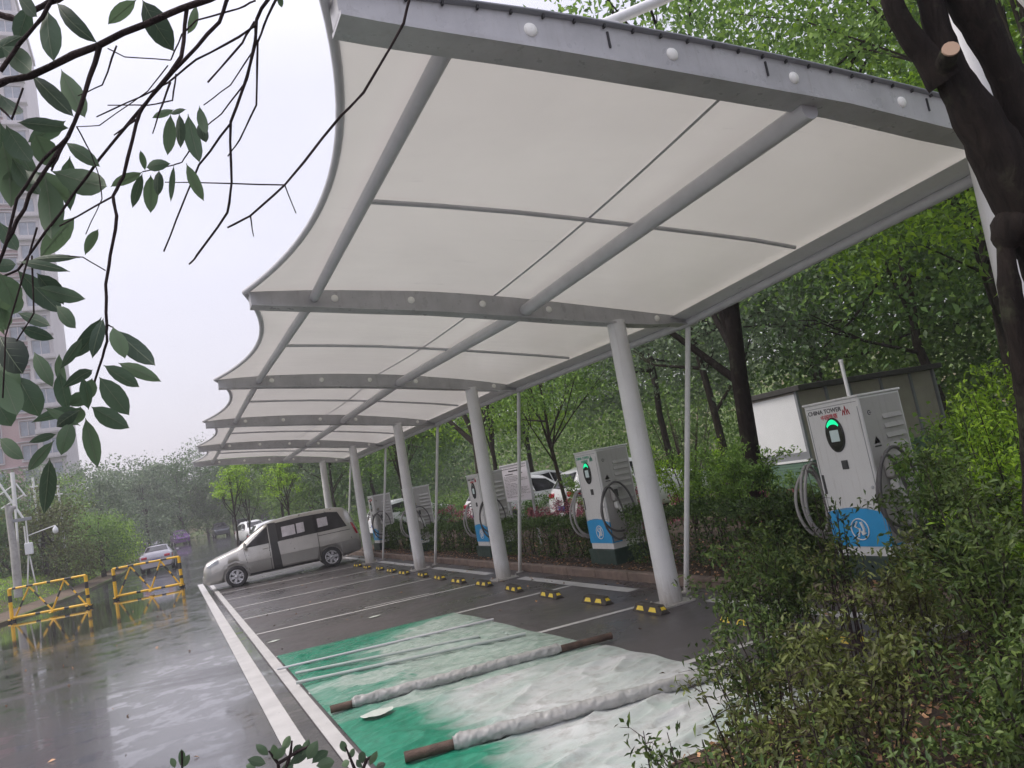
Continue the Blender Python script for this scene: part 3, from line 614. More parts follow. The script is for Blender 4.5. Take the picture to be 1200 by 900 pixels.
cp = empty('carport', (5.6, 16.5, 0))
tag(cp, 'long white membrane canopy with arched beams shading the charging bays', 'carport')
cpo = Vector((5.6, 16.5, 0))
def cpart(mb, name, m, parent=cp, recalc=False):
    mb.v = [tuple(Vector(v) - cpo) for v in mb.v]
    return mb.build(name, m, parent, recalc)
for k in range(5):
    mb = MB(); mb.grid(lambda u, v: msurf(k, u, v), 30, 24); mem = cpart(mb, 'membrane', M['membrane'])
    mb = MB(); mb.tube([Vector(msurf(k, 0, i / 24)) for i in range(25)], .03, 8); cpart(mb, 'edge_hem', M['steel'], mem)
    mb = MB()
    mb.grid(lambda u, v: (lambda p: (p[0], p[1], p[2] - .012))(mx(k, 3.84 + .03 * u, v)), 1, 24); cpart(mb, 'seam', M['steel'], mem)
for k in range(6):
    mb = MB(); xs_ = [1.04 + 5.74 * i / 30 for i in range(31)]
    ww = .075
    def dep(x): s = (x - 1.0) / 5.78; return .10 + .13 * math.sin(math.pi * min(1, max(0, s * 1.05 + .02))) ** .6 + (.06 if k == 0 and x > 4.5 else 0) * min(1, max(0, (x - 4.5)))
    top = [(x, pfs(k, x)) for x in xs_]; bot = [(x, pfs(k, x) - dep(x)) for x in xs_]
    vs = []
    for (x, z), (_, zb) in zip(top, bot): vs += [(x, FY[k] - ww, z), (x, FY[k] + ww, z), (x, FY[k] + ww, zb), (x, FY[k] - ww, zb)]
    fs = [(0, 1, 2, 3), tuple(4 * 30 + i for i in (3, 2, 1, 0))]
    for i in range(30):
        for j in range(4): fs.append((4 * i + j, 4 * i + 4 + j, 4 * i + 4 + (j + 1) % 4, 4 * i + (j + 1) % 4))
    mb.add(vs, fs)
    # lower flange, a little wider than the web box
    vs = []
    for x, z in bot: vs += [(x, FY[k] - ww - .03, z + .004), (x, FY[k] + ww + .03, z + .004), (x, FY[k] + ww + .03, z - .02), (x, FY[k] - ww - .03, z - .02)]
    mb.add(vs, fs)
    bm_ = cpart(mb, 'arched_beam', M['beam'], recalc=True)
    dots = [2.11, 3.07, 4.05, 5.07, 6.3] if k == 0 else [1.92, 2.79, 3.67, 4.55, 6.15]
    for x in dots:
        mb = MB(); z = pfs(k, x) - dep(x) * .5
        mb.lathe([(.001, -ww - .012), (.034, -ww - .012), (.042, -ww - .002), (.042, ww + .002), (.034, ww + .012), (.001, ww + .012)], (x, FY[k], z), 'y', 18)
        cpart(mb, 'round_cover', M['cover'], bm_)
    if k == 0:
        mb = MB()   # clamping strip with notches along the outer top edge
        mb.grid(lambda u, v: (1.05 + 5.7 * u, FY[0] - ww - .004 - .03 * math.sin(v * 3.14), pfs(0, 1.05 + 5.7 * u) + .035 * v - .008), 60, 3)
        cpart(mb, 'clamp_strip', M['frame'], bm_)
        for i in range(26):
            x = 1.4 + i * .2; mb = MB(); mb.box((x, FY[0] - ww - .012, pfs(0, x) - .012), (.012, .02, .022)); cpart(mb, 'clip', M['dark'], bm_)
        for x in (2.62, 3.82, 5.35): mb = MB(); mb.box((x, FY[0] - ww - .004, pfs(0, x) - .09), (.012, .01, .10)); cpart(mb, 'slot', M['dark'], bm_)
    # column
    if k > 0:
        cx = [0, 5.52, 5.66, 5.6, 5.6, 5.6][k]; mb = MB()
        mb.tube([(cx, FY[k], .0), (cx, FY[k], 1.7), (cx + .02, FY[k], pfs(k, cx) - .15)], [.145, .135, .118], 28)
        c = cpart(mb, 'column', M['column'])
        mb = MB(); mb.box((cx, FY[k], .015), (.46, .40, .03), bev=.005)
        for sx in (-1, 1):
            for sy in (-1, 1): mb.tube([(cx + sx * .19, FY[k] + sy * .16, .03), (cx + sx * .19, FY[k] + sy * .16, .065)], .014, 6)
        cpart(mb, 'base_plate', M['column'], c)
        mb = MB(); fx, fy = cx + .52, FY[k] + .38
        mb.tube([(fx, fy, 0), (6.72, FY[k] + .02, pfs(k, 6.7) - .08)], .036, 12)
        mb.tube([(fx, fy, .0), (fx, fy, .02)], .08, 12)
        cpart(mb, 'tie_rod', M['column'])
    else:
        mb = MB(); mb.tube([(6.02, 3.42, 0), (6.0, 3.41, 2.6), (6.18, 3.4, 6.15)], [.15, .145, .13], 26)
        mb.tube([(6.18, 3.4, 6.15), (6.185, 3.4, 6.18)], [.15, .15], 26)
        mast = cpart(mb, 'mast', M['column'])
        mb = MB(); mb.tube([(6.17, 3.4, 6.05), (2.62, 3.42, pfs(0, 2.62) + .05)], .034, 12); mb.tube([(6.17, 3.4, 6.05), (9.4, 3.3, 2.9)], .05, 12)
        mb.box((2.68, 3.42, pfs(0, 2.68) + .04), (.16, .1, .08)); cpart(mb, 'stay_pipe', M['column'], mast)
def along(zoff): return 0
def tubepath(x, zs, r, name, m, x0=None):
    mb = MB(); pts = []
    for k in range(5):
        for t in (0, .25, .5, .75): pts.append((x, FY[k] + (FY[k + 1] - FY[k]) * t, zs[k] + (zs[k + 1] - zs[k]) * t))
    pts.append((x, FY[5], zs[5])); mb.tube(pts, r, 14); return cpart(mb, name, m)
tubepath(1.70, [pfs(k, 1.7) - .085 for k in range(6)], .052, 'front_tube', M['steel'])
tubepath(4.22, [pfs(0, 4.2) - .27] + [pfs(k, 4.2) - .16 for k in range(1, 6)], .075, 'middle_tube', M['steel'])
tubepath(6.66, [pfs(k, 6.66) - .09 for k in range(6)], .055, 'rear_tube', M['steel'])
mb = MB()
for k in range(5):
    mb.grid(lambda u, v: (lambda p: (6.38 + .36 * u, p[1], p[2] - .055 - .02 * math.sin(3.14 * u)))(mx(k, 6.38 + .36 * u, v)), 3, 12)
cpart(mb, 'rear_border_band', M['column'])
for k in range(5):
    t = .49; mb = MB(); y = FY[k] + (FY[k + 1] - FY[k]) * t
    pts = [(x, y, msurf(k, (x - 1.42) / 5.38, t)[2] - .04) for x in (1.7, 2.4, 3.1, 3.8, 4.5, 5.2, 5.8, 6.35)]
    mb.tube(pts, .022, 10); cpart(mb, 'cross_bar', M['steel'])

# ------------------------------------------------------------------ wheel stops
def wheel_stop():
    root = empty('wheel_stop')
    mb = MB(); w, h, l = .15, .10, .62
    sec = [(-w / 2, 0), (-w * .27, h), (w * .27, h), (w / 2, 0)]
    ys_ = [-l / 2, -l / 2 + .07, l / 2 - .07, l / 2]
    vs = [(x * (1 if i in (1, 2) else .95), y, z if i in (1, 2) else z * .35) for i, y in enumerate(ys_) for x, z in sec]
    fs = [(3, 2, 1, 0), (12, 13, 14, 15)] + [(4 * i + j, 4 * i + (j + 1) % 4, 4 * i + 4 + (j + 1) % 4, 4 * i + 4 + j) for i in range(3) for j in range(4)]
    mb.add(vs, fs); b = mb.build('rubber_block', M['stopb'], root, recalc=True)
    def onface(y, z, sx): x = sx * (w / 2 - (w * .23) * z / h + .003); return (x, y, z)
    for sx in (-1, 1):
        for yc in (-.135, .135):
            mb = MB(); mb.quad(onface(yc - .085, .025, sx), onface(yc + .085, .025, sx), onface(yc + .055, .075, sx), onface(yc - .055, .075, sx))
            mb.build('reflector', M['stopy'], root)
    for sy in (-1, 1):
        mb = MB()
        def e(x, z): return (x, sy * (l / 2 - .07 * (z - .035) / .065 + .003), z)
        mb.quad(e(-.035, .05), e(.035, .05), e(.025, .08), e(-.025, .08))
        mb.build('end_reflector', M['stopy'], root)
    return root
WS = [(8.0, 'black and yellow wheel stop just in front of the nearest white column'), (9.33, 'wheel stop next beyond the nearest column, at the end of a bay line'),
 (10.63, 'wheel stop two beyond the nearest column, before the second charger'), (12.07, 'wheel stop at the bay line running to the tarp corner'),
 (13.5, 'wheel stop standing at the foot of the second column from the front'), (14.75, 'wheel stop first beyond the second column'), (16.0, 'wheel stop second beyond the second column'),
 (17.3, 'wheel stop last before the third column'), (18.7, 'wheel stop at the foot of the third column'), (20.0, 'small wheel stop first beyond the third column'), (21.3, 'small wheel stop second beyond the third column'),
 (22.6, 'small wheel stop third beyond the third column, near the van rear'), (24.0, 'wheel stop beside the van rear wheel at the fourth column'),
 (6.45, 'wheel stop half hidden by shrub leaves to the right of the nearest column'), (5.1, 'wheel stop glimpsed through the shrubs nearest the camera')]
ws0 = wheel_stop()
for i, (y, lab) in enumerate(WS):
    o = ws0 if i == 0 else copy_tree(ws0)
    o.location = (5.13 + .03 * math.sin(i * 2.1), y, .006); o.rotation_euler = (0, 0, R(3 * math.sin(i * 1.7) - 1))
    tag(o, lab, 'wheel stop', 'wheel stops along the heads of the bays')

# ------------------------------------------------------------------ tarpaulins, rolls and pipes
rd = random.Random(3)
from mathutils import noise as MN
def sheet(name, label, fn, nu, nv, m, cat, amp=.012):
    mb = MB()
    def f(u, v):
        x, y = fn(u, v)
        q = Vector((x * .9 + .25 * y, y * 2.6 - x * .5, 1.3)); rdg = 1 - abs(MN.noise(q * .8)) * 2.6; rd2 = 1 - abs(MN.noise(q * 2.1 + Vector((3, 1, 0)))) * 2.6
        z = .018 + amp * (max(0, rdg) ** 3 * 1.2 + max(0, rd2) ** 3 * .6 + .3 * MN.noise(q * 5))
        e = min(u, 1 - u, v, 1 - v); z = .012 + (z - .012) * min(1, e * 14)
        return (x, y, z)
    mb.grid(f, nu, nv); return tag(mb.build(name, m), label, cat)
def wav(t, s): return .03 * math.sin(t * 9 + s) + .02 * math.sin(t * 23 + s * 2)
sheet('tarpaulin', 'green tarpaulin spread wet over the bay in front of the pipes, whitish in its middle', lambda u, v: (1.17 + (3.92 - .1 * v - 1.17) * u + wav(v, 1) * (.5 if u > .9 else 0), 7.2 + (11.75 - 7.2) * v + (-.02 * u + wav(u, 2) * .3) - .25 * u * v), 140, 200, M['tarp'], 'tarpaulin', .022)
sheet('sheet', 'white plastic sheet with a green side strip lying between the two wrapped rolls', lambda u, v: (1.17 + (4.0 - 1.17) * u + wav(v, 3) * u * .6, 5.2 + (7.35 - 5.2) * v - .15 * u), 150, 120, M['cloth'], 'sheet', .028)
sheet('sheet', 'white plastic sheet nearest the camera running under the shrubs', lambda u, v: (1.18 + (4.1 - 1.18) * u + wav(v, 5) * u * .6, 3.6 + (5.45 - 3.6) * v - .1 * u), 150, 100, M['cloth'], 'sheet', .032)
def roll(label, a, b, r, t0, t1):
    root = empty('wrapped_pipe', a); tag(root, label, 'pipe', 'wrapped rusty pipes on the sheets'); a = Vector(a); b = Vector(b) - a
    d = b.normalized(); mb = MB(); mb.tube([Vector(), b], r * .78, 16, cap=False); mb.tube([Vector(), b], r * .68, 16, cap=False)
    mb.build('steel_pipe', M['rust'], root)
    mb = MB(); n = 260; vs = []; q = 22; up = Vector((0, 0, 1)); s = d.cross(up).normalized()
    from mathutils import noise as mn
    for i in range(n + 1):
        t = t0 + (t1 - t0) * i / n; p = b * t
        for k in range(q):
            an = 2 * math.pi * k / q
            q3 = Vector((t * 34 + math.cos(an) * .5, math.cos(an) * 1.3, math.sin(an) * 1.3 + a.x))
            rr = r * (1.10 + .26 * mn.noise(q3) + .16 * mn.noise(q3 * 2.3) + .07 * mn.noise(q3 * 5)) * (1 if 2 < i < n - 2 else .85)
            vs.append(p + s * math.cos(an) * rr + up * (math.sin(an) * rr + .01))
    mb.add(vs, [(i * q + k, i * q + (k + 1) % q, (i + 1) * q + (k + 1) % q, (i + 1) * q + k) for i in range(n) for k in range(q)], 0, True)
    mb.build('wrapping', M['cloth2'], root)
roll('rusty pipe wrapped in wrinkled white sheeting, the farther of the two rolls', (1.18, 7.72, .062), (4.12, 7.28, .062), .047, .07, .80)
roll('rusty pipe wrapped in wrinkled white sheeting, the roll nearer the camera', (1.35, 5.75, .065), (4.1, 5.15, .065), .050, .13, .98)
for lab, a, b, r, m in (('thin white pipe lying on the tarp, the middle one of three', (1.17, 9.9, .06), (3.3, 9.12, .05), .019, 'pipew'), ('white pipe lying on the tarp nearest the farther roll', (1.10, 9.35, .06), (3.68, 8.55, .05), .021, 'pipew'), ('long thin grey pipe lying across the far part of the tarp', (1.03, 10.5, .055), (3.85, 9.95, .045), .016, 'steel')):
    mb = MB(); mb.tube([a, b], r, 12, cap=False); mb.tube([a, b], r * .82, 12, cap=False); tag(mb.build('pipe', M[m]), lab, 'pipe', 'thin pipes on the green tarpaulin')
mb = MB(); mb.add([(1.50 + .15 * math.cos(a) * (1 + .1 * math.sin(3 * a)), 7.15 + .10 * math.sin(a), .058 + .004 * math.sin(5 * a)) for a in [i * math.pi / 12 for i in range(24)]], [list(range(24))])
pp = mb.build('wet_paper', M['paper']); tag(pp, 'pale oval scrap lying on the green strip below the farther roll', 'scrap')
for i, (x, y, lab) in enumerate(((1.3, 13.2, 'small pale scrap near the white edge line on the asphalt'), (2.95, 13.1, 'small white scrap on the dark bay beyond the tarp'), )):
    mb = MB(); mb.add([(x + .09 * math.cos(a) * (1 + .4 * math.sin(2 * a + i)), y + .07 * math.sin(a), .014) for a in [j * math.pi / 5 for j in range(10)]], [list(range(10))]); tag(mb.build('litter_scrap', M['paper']), lab, 'scrap')
# ------------------------------------------------------------------ charging cabinets
def text_mesh(name, s, size, m, parent, loc, rot, bold=0.0):
    cu = bpy.data.curves.new(name, 'FONT'); cu.body = s; cu.size = size; cu.extrude = .0015; cu.offset = bold
    cu.align_x = 'CENTER'; cu.align_y = 'CENTER'
    o = bpy.data.objects.new(name, cu); COL.objects.link(o)
    dg = bpy.context.evaluated_depsgraph_get(); me = bpy.data.meshes.new_from_object(o.evaluated_get(dg))
    bpy.data.objects.remove(o); me.materials.clear(); me.materials.append(m)
    t = bpy.data.objects.new(name, me); COL.objects.link(t); t.parent = parent; t.location = loc; t.rotation_euler = rot
    return t

W_, D_, HB, HT = .76, .66, .31, 2.03     # width along y, depth along x, body bottom and top
FR = (R(90), 0, R(-90))                  # upright text facing -X
SD = (R(90), 0, 0)                       # upright text facing -Y
def hose(c, w, h, axis, off, ph=0, n=40, rot=0):
    """an oval loop of cable in the plane through c; axis 'y' = loop seen from -Y"""
    P = []
    for i in range(n):
        a = 2 * math.pi * i / n + ph; u, v = w * math.cos(a) * (1 - .12 * math.sin(a)), h * math.sin(a)
        u, v = u * math.cos(rot) - v * math.sin(rot), u * math.sin(rot) + v * math.cos(rot)
        wv = .025 * math.sin(a * 2 + ph)
        P.append((c[0] + u, c[1] + off + wv, c[2] + v) if axis == 'y' else (c[0] + off + wv, c[1] + u, c[2] + v))
    return P
def charger(lit=True, brand='red'):
    root = empty('charging_cabinet')
    mb = MB(); mb.box((D_ / 2, 0, .155), (D_ + .08, W_ + .10, .31), bev=.012); mb.build('plinth', M['plinth'], root)
    mb = MB(); mb.box((D_ / 2, 0, (HB + .10 + HT) / 2), (D_, W_, HT - HB - .10), bev=.008)
    body = mb.build('cabinet', M['pile'], root)
    mb = MB(); mb.box((D_ / 2, 0, HB + .05), (D_ - .02, W_ - .02, .10)); mb.build('skirt', M['pile'], root)
    mb = MB(); mb.box((D_ / 2, 0, HT + .012), (D_ + .03, W_ + .03, .025), bev=.006); mb.build('top_cap', M['pile'], root)
    # blue band with a curved upper edge
    mb = MB(); n = 20; x = -.003; z0 = HB + .104
    top = [(-W_ / 2 + .004 + (W_ - .008) * i / n, .36 + .055 * math.sin(math.pi * i / n) + .03 * (i / n)) for i in range(n + 1)]
    for (ya, ha), (yb, hb) in zip(top, top[1:]): mb.quad((x, ya, z0), (x, ya, z0 + ha), (x, yb, z0 + hb), (x, yb, z0))
    for sx in (-1,): mb.quad((0, sx * (W_ / 2 + .003), z0), (D_ * .30, sx * (W_ / 2 + .003), z0), (D_ * .22, sx * (W_ / 2 + .003), z0 + .36), (0, sx * (W_ / 2 + .003), z0 + .36))
    bb = mb.build('blue_band', M['blue'], root)
    mb = MB()
    for yy_ in (-W_ / 2 + .03, W_ / 2 - .03): mb.box((-.0015, yy_, 1.22), (.004, .006, 1.42))
    for z_ in (.83, 1.985): mb.box((-.0015, 0, z_), (.004, W_ - .06, .006))
    mb.build('door_seam', M['frame'], body)
    mb = MB(); mb.lathe([(.001, -.012), (.018, -.010), (.020, 0)], (0, -W_ / 2 + .075, 1.05), 'x', 14); mb.build('key_lock', M['steel'], body)
    # round emblem: ring, plug and leaf strokes
    mb = MB(); cy, cz = -.02, z0 + .19
    ring = [(-.008, cy + .115 * math.cos(a), cz + .115 * math.sin(a)) for a in [i * math.pi / 14 for i in range(28)]]
    mb.tube(ring, .007, 5, closed=True)
    mb.tube([(-.008, cy + .02, cz + .085), (-.008, cy + .06, cz + .03), (-.008, cy + .0, cz + .0), (-.008, cy + .035, cz - .08)], .012, 5)
    mb.tube([(-.008, cy - .03, cz + .08), (-.008, cy - .055, cz + .0), (-.008, cy - .03, cz - .06)], .016, 5)
    mb.tube([(-.008, cy - .07, cz - .04), (-.008, cy - .03, cz - .06), (-.008, cy - .01, cz - .02)], .010, 5)
    mb.build('emblem', M['white'], bb)
    # oval display
    cz = 1.66; cy = .02
    mb = MB(); mb.add([( -.012, cy + .115 * math.cos(a), cz + .185 * math.sin(a)) for a in [-i * math.pi / 20 for i in range(40)]], [list(range(40))])
    ring = [(-.006, cy + .117 * math.cos(a), cz + .187 * math.sin(a)) for a in [i * math.pi / 20 for i in range(40)]]; mb.tube(ring, .010, 6, closed=True)
    dp = mb.build('display', M['screen'], root)
    mb = MB(); mb.box((-.015, cy, cz - .01), (.006, .12, .13), bev=.004); mb.build('screen', M['lcd'], dp)
    mb = MB()
    pts = [(a, .108) for a in [R(38 + 104 * i / 16) for i in range(17)]]
    vs = []
    for a, _ in pts: vs += [(-.017, cy + .106 * math.cos(a), cz + .176 * math.sin(a)), (-.017, cy + .094 * math.cos(a), cz + (.176 - .055 * math.sin(a)) * math.sin(a))]
    mb.add(vs, [(2 * i, 2 * i + 1, 2 * i + 3, 2 * i + 2) for i in range(16)]); mb.build('status_light', M['led' if lit else 'ledoff'], dp)
    mb = MB(); mb.box((-.006, -.02, 1.32), (.012, .085, .10), bev=.004); mb.box((-.014, -.02, 1.325), (.004, .05, .045)); mb.build('card_reader', M['ink'], root)
    mb = MB(); mb.box((-.004, W_ / 2 - .05, 1.12), (.01, .03, .22), bev=.003); mb.build('lock_slot', M['ink'], root)
    ink = M['ink'] if brand == 'red' else M['greenink']
    text_mesh('lettering', 'CHINA TOWER', .068, ink, root, (-.003, .10, 1.935), FR, .0005)
    text_mesh('lettering', '中国铁塔', .060, M['red'] if brand == 'red' else ink, root, (-.003, .05, 1.865), FR, .0005)
    mb = MB()
    for dy, hh in ((-.03, .06), (0, .10), (.03, .06)):
        mb.tube([(-.005, -.19 + dy - .018, 1.86), (-.005, -.19 + dy, 1.86 + hh), (-.005, -.19 + dy + .018, 1.86)], .0045, 5)
    mb.build('emblem', M['red'] if brand == 'red' else M['greenink'], root)
    # louvred side doors (toward the viewer)
    for sy in (-1, 1):
        yy = sy * (W_ / 2 + .002)
        mb = MB(); mb.box((D_ / 2, yy, (HB + .1 + HT) / 2), (D_ - .05, .004, HT - HB - .15)); sdp = mb.build('side_panel', M['pilesd'], root)
        for zs in ([1.80 - .105 * i for i in range(5)], [1.17 - .105 * i for i in range(6)]):
            for z in zs:
                mb = MB(); x0, x1 = .30, .60
                mb.add([(x0, yy + sy * .002, z), (x1, yy + sy * .002, z), (x1, yy + sy * .022, z - .05), (x0, yy + sy * .022, z - .05), (x0, yy + sy * .002, z - .056), (x1, yy + sy * .002, z - .056)], [(0, 1, 2, 3), (3, 2, 5, 4), (0, 3, 4), (1, 5, 2)])
                mb.build('louvre', M['pilesd'], sdp)
        # holder, gun and its cable
        hx = .20; mb = MB(); mb.box((hx, sy * (W_ / 2 + .05), 1.25), (.13, .10, .26), bev=.02); hd = mb.build('gun_holder', M['pilesd'], root)
        mb = MB(); mb.box((hx, sy * (W_ / 2 + .102), 1.25), (.07, .01, .13), bev=.01); mb.build('socket', M['ink'], hd)
        mb = MB()
        mb.tube([(hx + .02, sy * (W_ / 2 + .10), 1.03), (hx + .05, sy * (W_ / 2 + .12), .95), (hx + .10, sy * (W_ / 2 + .11), .80), (hx + .13, sy * (W_ / 2 + .09), .68)], [.055, .05, .028, .024], 10); mb.box((hx, sy * (W_ / 2 + .07), 1.04), (.11, .10, .12), bev=.02)
        mb.build('connector', M['gunw' if sy < 0 else 'dark'], root)
        mb = MB(); mb.box((hx + .12, sy * (W_ / 2 + .10), .80), (.04, .035, .16), bev=.01); mb.build('handle', M['ink'], root)
    y = -(W_ / 2 + .004)
    mb = MB(); mb.add([(.09, y, 1.50), (.19, y, 1.50), (.14, y, 1.585)], [(0, 1, 2)]); wt = mb.build('warning_triangle', M['yl'], root)
    mb = MB(); mb.tube([(.145, y - .002, 1.565), (.133, y - .002, 1.535), (.147, y - .002, 1.53), (.137, y - .002, 1.508)], .004, 4); mb.box((.14, y, 1.47), (.10, .002, .018)); mb.build('bolt_symbol', M['ink'], wt)
    mb = MB(); mb.tube([(.12 + .022 * math.cos(a), y, 1.84 + .022 * math.sin(a)) for a in [R(50 + 26 * i) for i in range(11)]], .005, 4); mb.tube([(.12, y, 1.84), (.15, y, 1.84)], .005, 4); mb.build('side_mark', M['ink'], root)
    # cable loops: dark one at the near side, pale bundle hanging at the far side
    s = -(W_ / 2 + .13)
    mb = MB(); mb.tube(hose((.16, 0, 1.02), .33, .42, 'y', s, .3, rot=-.08), .019, 8, closed=True); mb.tube(hose((.02, 0, .93), .21, .45, 'y', s - .05, 1.1, rot=.1), .019, 8, closed=True); mb.build('cable_loop', M['cable'], root)
    mb = MB(); mb.tube(hose((.12, 0, .95), .26, .42, 'y', W_ / 2 + .16, 0, rot=.1), .019, 8, closed=True); mb.tube(hose((.1, 0, .92), .21, .44, 'y', W_ / 2 + .22, 1, rot=.15), .019, 8, closed=True); mb.tube(hose((.08, 0, .9), .23, .38, 'y', W_ / 2 + .28, 2), .019, 8, closed=True)
    mb.build('cable_loop', M['cableg'], root)
    return root
CH = [(6.80, 6.14, 0, 'large white charging cabinet nearest the camera, green lit display and red lettering, behind shrubs', True, 'red'),
      (6.80, 11.73, 0, 'white charging cabinet with green lit display and looped cables, left of the nearest white column', True, 'green'),
      (6.80, 17.35, 0, 'white charging cabinet with unlit display standing just left of the second column', False, 'red'),
      (6.80, 23.2, 0, 'white louvred charging cabinet half hidden behind the third column', False, 'red'),
      (6.80, 27.9, 0, 'grey looking charging cabinet behind the fourth column, next to the van rear', False, 'red')]
for i, (x, y, rz, lab, lit, br) in enumerate(CH):
    o = charger(lit, br); o.location = (x, y, .06); o.rotation_euler = (0, 0, rz); tag(o, lab, 'charging station', 'charging cabinets behind the bays')

# notice board
nb = empty('notice_board', (8.2, 17.85, .1)); tag(nb, 'lilac grey notice board on two legs in the bed behind the second column', 'notice board')
mb = MB(); mb.box((0, 0, 1.63), (.05, 1.62, .92), bev=.008); bd = mb.build('board', M['board'], nb)
mb = MB()
for z in (1.16, 2.10): mb.box((-.01, 0, z), (.07, 1.68, .04))
for y in (-.83, .83): mb.box((-.01, y, 1.63), (.07, .04, .90))
mb.build('frame', M['steel'], bd)
mb = MB(); r3 = random.Random(8)
mb.box((-.028, 0, 2.0), (.004, 1.5, .012))
for z, hgt, y0, y1 in [(1.93, .035, -.35, .35), (1.85, .02, .1, .6), (1.85, .02, -.5, -.2)]: mb.box((-.027, (y0 + y1) / 2, z), (.003, y1 - y0, hgt))
for i in range(15):
    z = 1.79 - i * .038; y = .68
    while y > -.66:
        w = r3.uniform(.04, .22); mb.box((-.027, y - w / 2, z), (.003, w, .009)); y -= w + r3.uniform(.02, .06)
        if r3.random() < .12: break
mb.build('print', M['ink'], bd)
for y in (-.72, .72):
    mb = MB(); mb.tube([(.02, y, -.1), (.02, y, 1.2)], .032, 10); mb.build('leg', M['steel'], nb)

# ------------------------------------------------------------------ guard booth behind the trees
bt = empty('service_hut', (15.9, 13.85, .1)); tag(bt, 'low hut with a white side and dark flat roof beyond the nearest charger', 'hut')
mb = MB(); mb.box((0, 0, .45), (4.9, 1.7, .9)); mb.build('brick_base', M['greenbrick'], bt)
mb = MB(); mb.box((-.05, 0, 1.7), (4.76, 1.62, 1.65)); mb.build('beige_wall', M['boothb'], bt)
mb = MB(); mb.box((-2.44, 0, 1.80), (.03, 1.50, 1.36)); mb.build('white_wall', M['booth'], bt)
mb = MB(); mb.box((-2.44, 0, 1.02), (.03, 1.50, .20)); mb.build('dark_strip', M['frame'], bt)
for x, y in ((-2.44, -.80), (-2.44, .80), (-1.5, -.82), (-.7, -.82), (.4, -.82), (1.5, -.82), (2.4, -.82)):
    mb = MB(); mb.box((x, y, 1.72), (.07, .07, 1.66)); mb.build('post', M['frame'], bt)
mb = MB(); mb.box((-2.44, 0, .92), (.06, 1.7, .05)); mb.build('sill', M['booth'], bt)
mb = MB(); mb.box((.0, -.05, 2.60), (5.1, 1.95, .13), bev=.01); mb.build('roof', M['roofd'], bt)
mb = MB(); mb.tube([(0, 0, -.1), (0, 0, 2.72)], .032, 12); mb.tube([(0, 0, 2.72), (0, 0, 2.76)], .04, 12)
pl = mb.build('white_post', M['column']); pl.location = (10.8, 9.3, .1); tag(pl, 'slim white post standing behind the nearest charging cabinet', 'post')

# ------------------------------------------------------------------ yellow barriers
def barrier(L=2.75, H=1.18):
    root = empty('road_barrier')
    def banded(name, a, b, r, nb, first=(1,)):
        a, b = Vector(a), Vector(b); mb = MB()
        for i in range(nb):
            p, q = a.lerp(b, i / nb), a.lerp(b, (i + 1) / nb)
            mb.tube([p, q], r, 10, mi=1 if i in first else 0)
        return mb.build(name, [M['yellow'], M['black']], root)
    banded('post', (-L / 2, 0, .12), (-L / 2, 0, H), .062, 9, (5, 6)); banded('post', (L / 2, 0, .12), (L / 2, 0, H), .062, 9, (2, 5, 6))
    banded('top_rail', (-L / 2, 0, H), (L / 2, 0, H), .04, 22, (1, 5, 6, 11, 16, 17))
    banded('bottom_rail', (-L / 2, 0, .15), (L / 2, 0, .15), .045, 16, (5, 11))
    z0, z1 = .17, H - .03
    xs_ = [-L * .42, -L * .20, 0, L * .20, L * .42]; zz = [z0, z1, z0, z1, z0]
    xs_ = [-L * .45, -L * .24, L * .03, L * .22, L * .46]
    for i in range(4): banded('brace', (xs_[i], 0, zz[i]), (xs_[i + 1], 0, zz[i + 1]), .032, 9, ((3, 4), (2, 3, 6), (4, 5), (2, 3, 5))[i])
    for x in (-L / 2, L * .03, L / 2):
        mb = MB(); mb.box((x, 0, .10), (.10, .34, .05), bev=.01); mb.build('foot', M['yellow'], root)
    for x in (-L / 2, L / 2):
        mb = MB(); mb.lathe([(.001, -.02), (.07, -.02), (.07, .02), (.001, .02)], (x, .12, .07), 'y', 14); mb.lathe([(.001, -.02), (.07, -.02), (.07, .02), (.001, .02)], (x, -.12, .07), 'y', 14); mb.build('caster', M['dark'], root)
    return root
for i, (p, q, lab) in enumerate((((-5.47, 33.2), (-2.93, 32.0), 'yellow and black road barrier at the left edge, mirrored in the puddle'), ((-2.11, 33.1), (.19, 32.3), 'yellow and black steel road barrier in front of the silver sedan'))):
    p, q = Vector(p), Vector(q); b = barrier((q - p).length); b.location = (*(p + q) / 2, 0); b.rotation_euler = (0, 0, math.atan2(q.y - p.y, q.x - p.x)); tag(b, lab, 'barrier', 'yellow barriers closing the road')

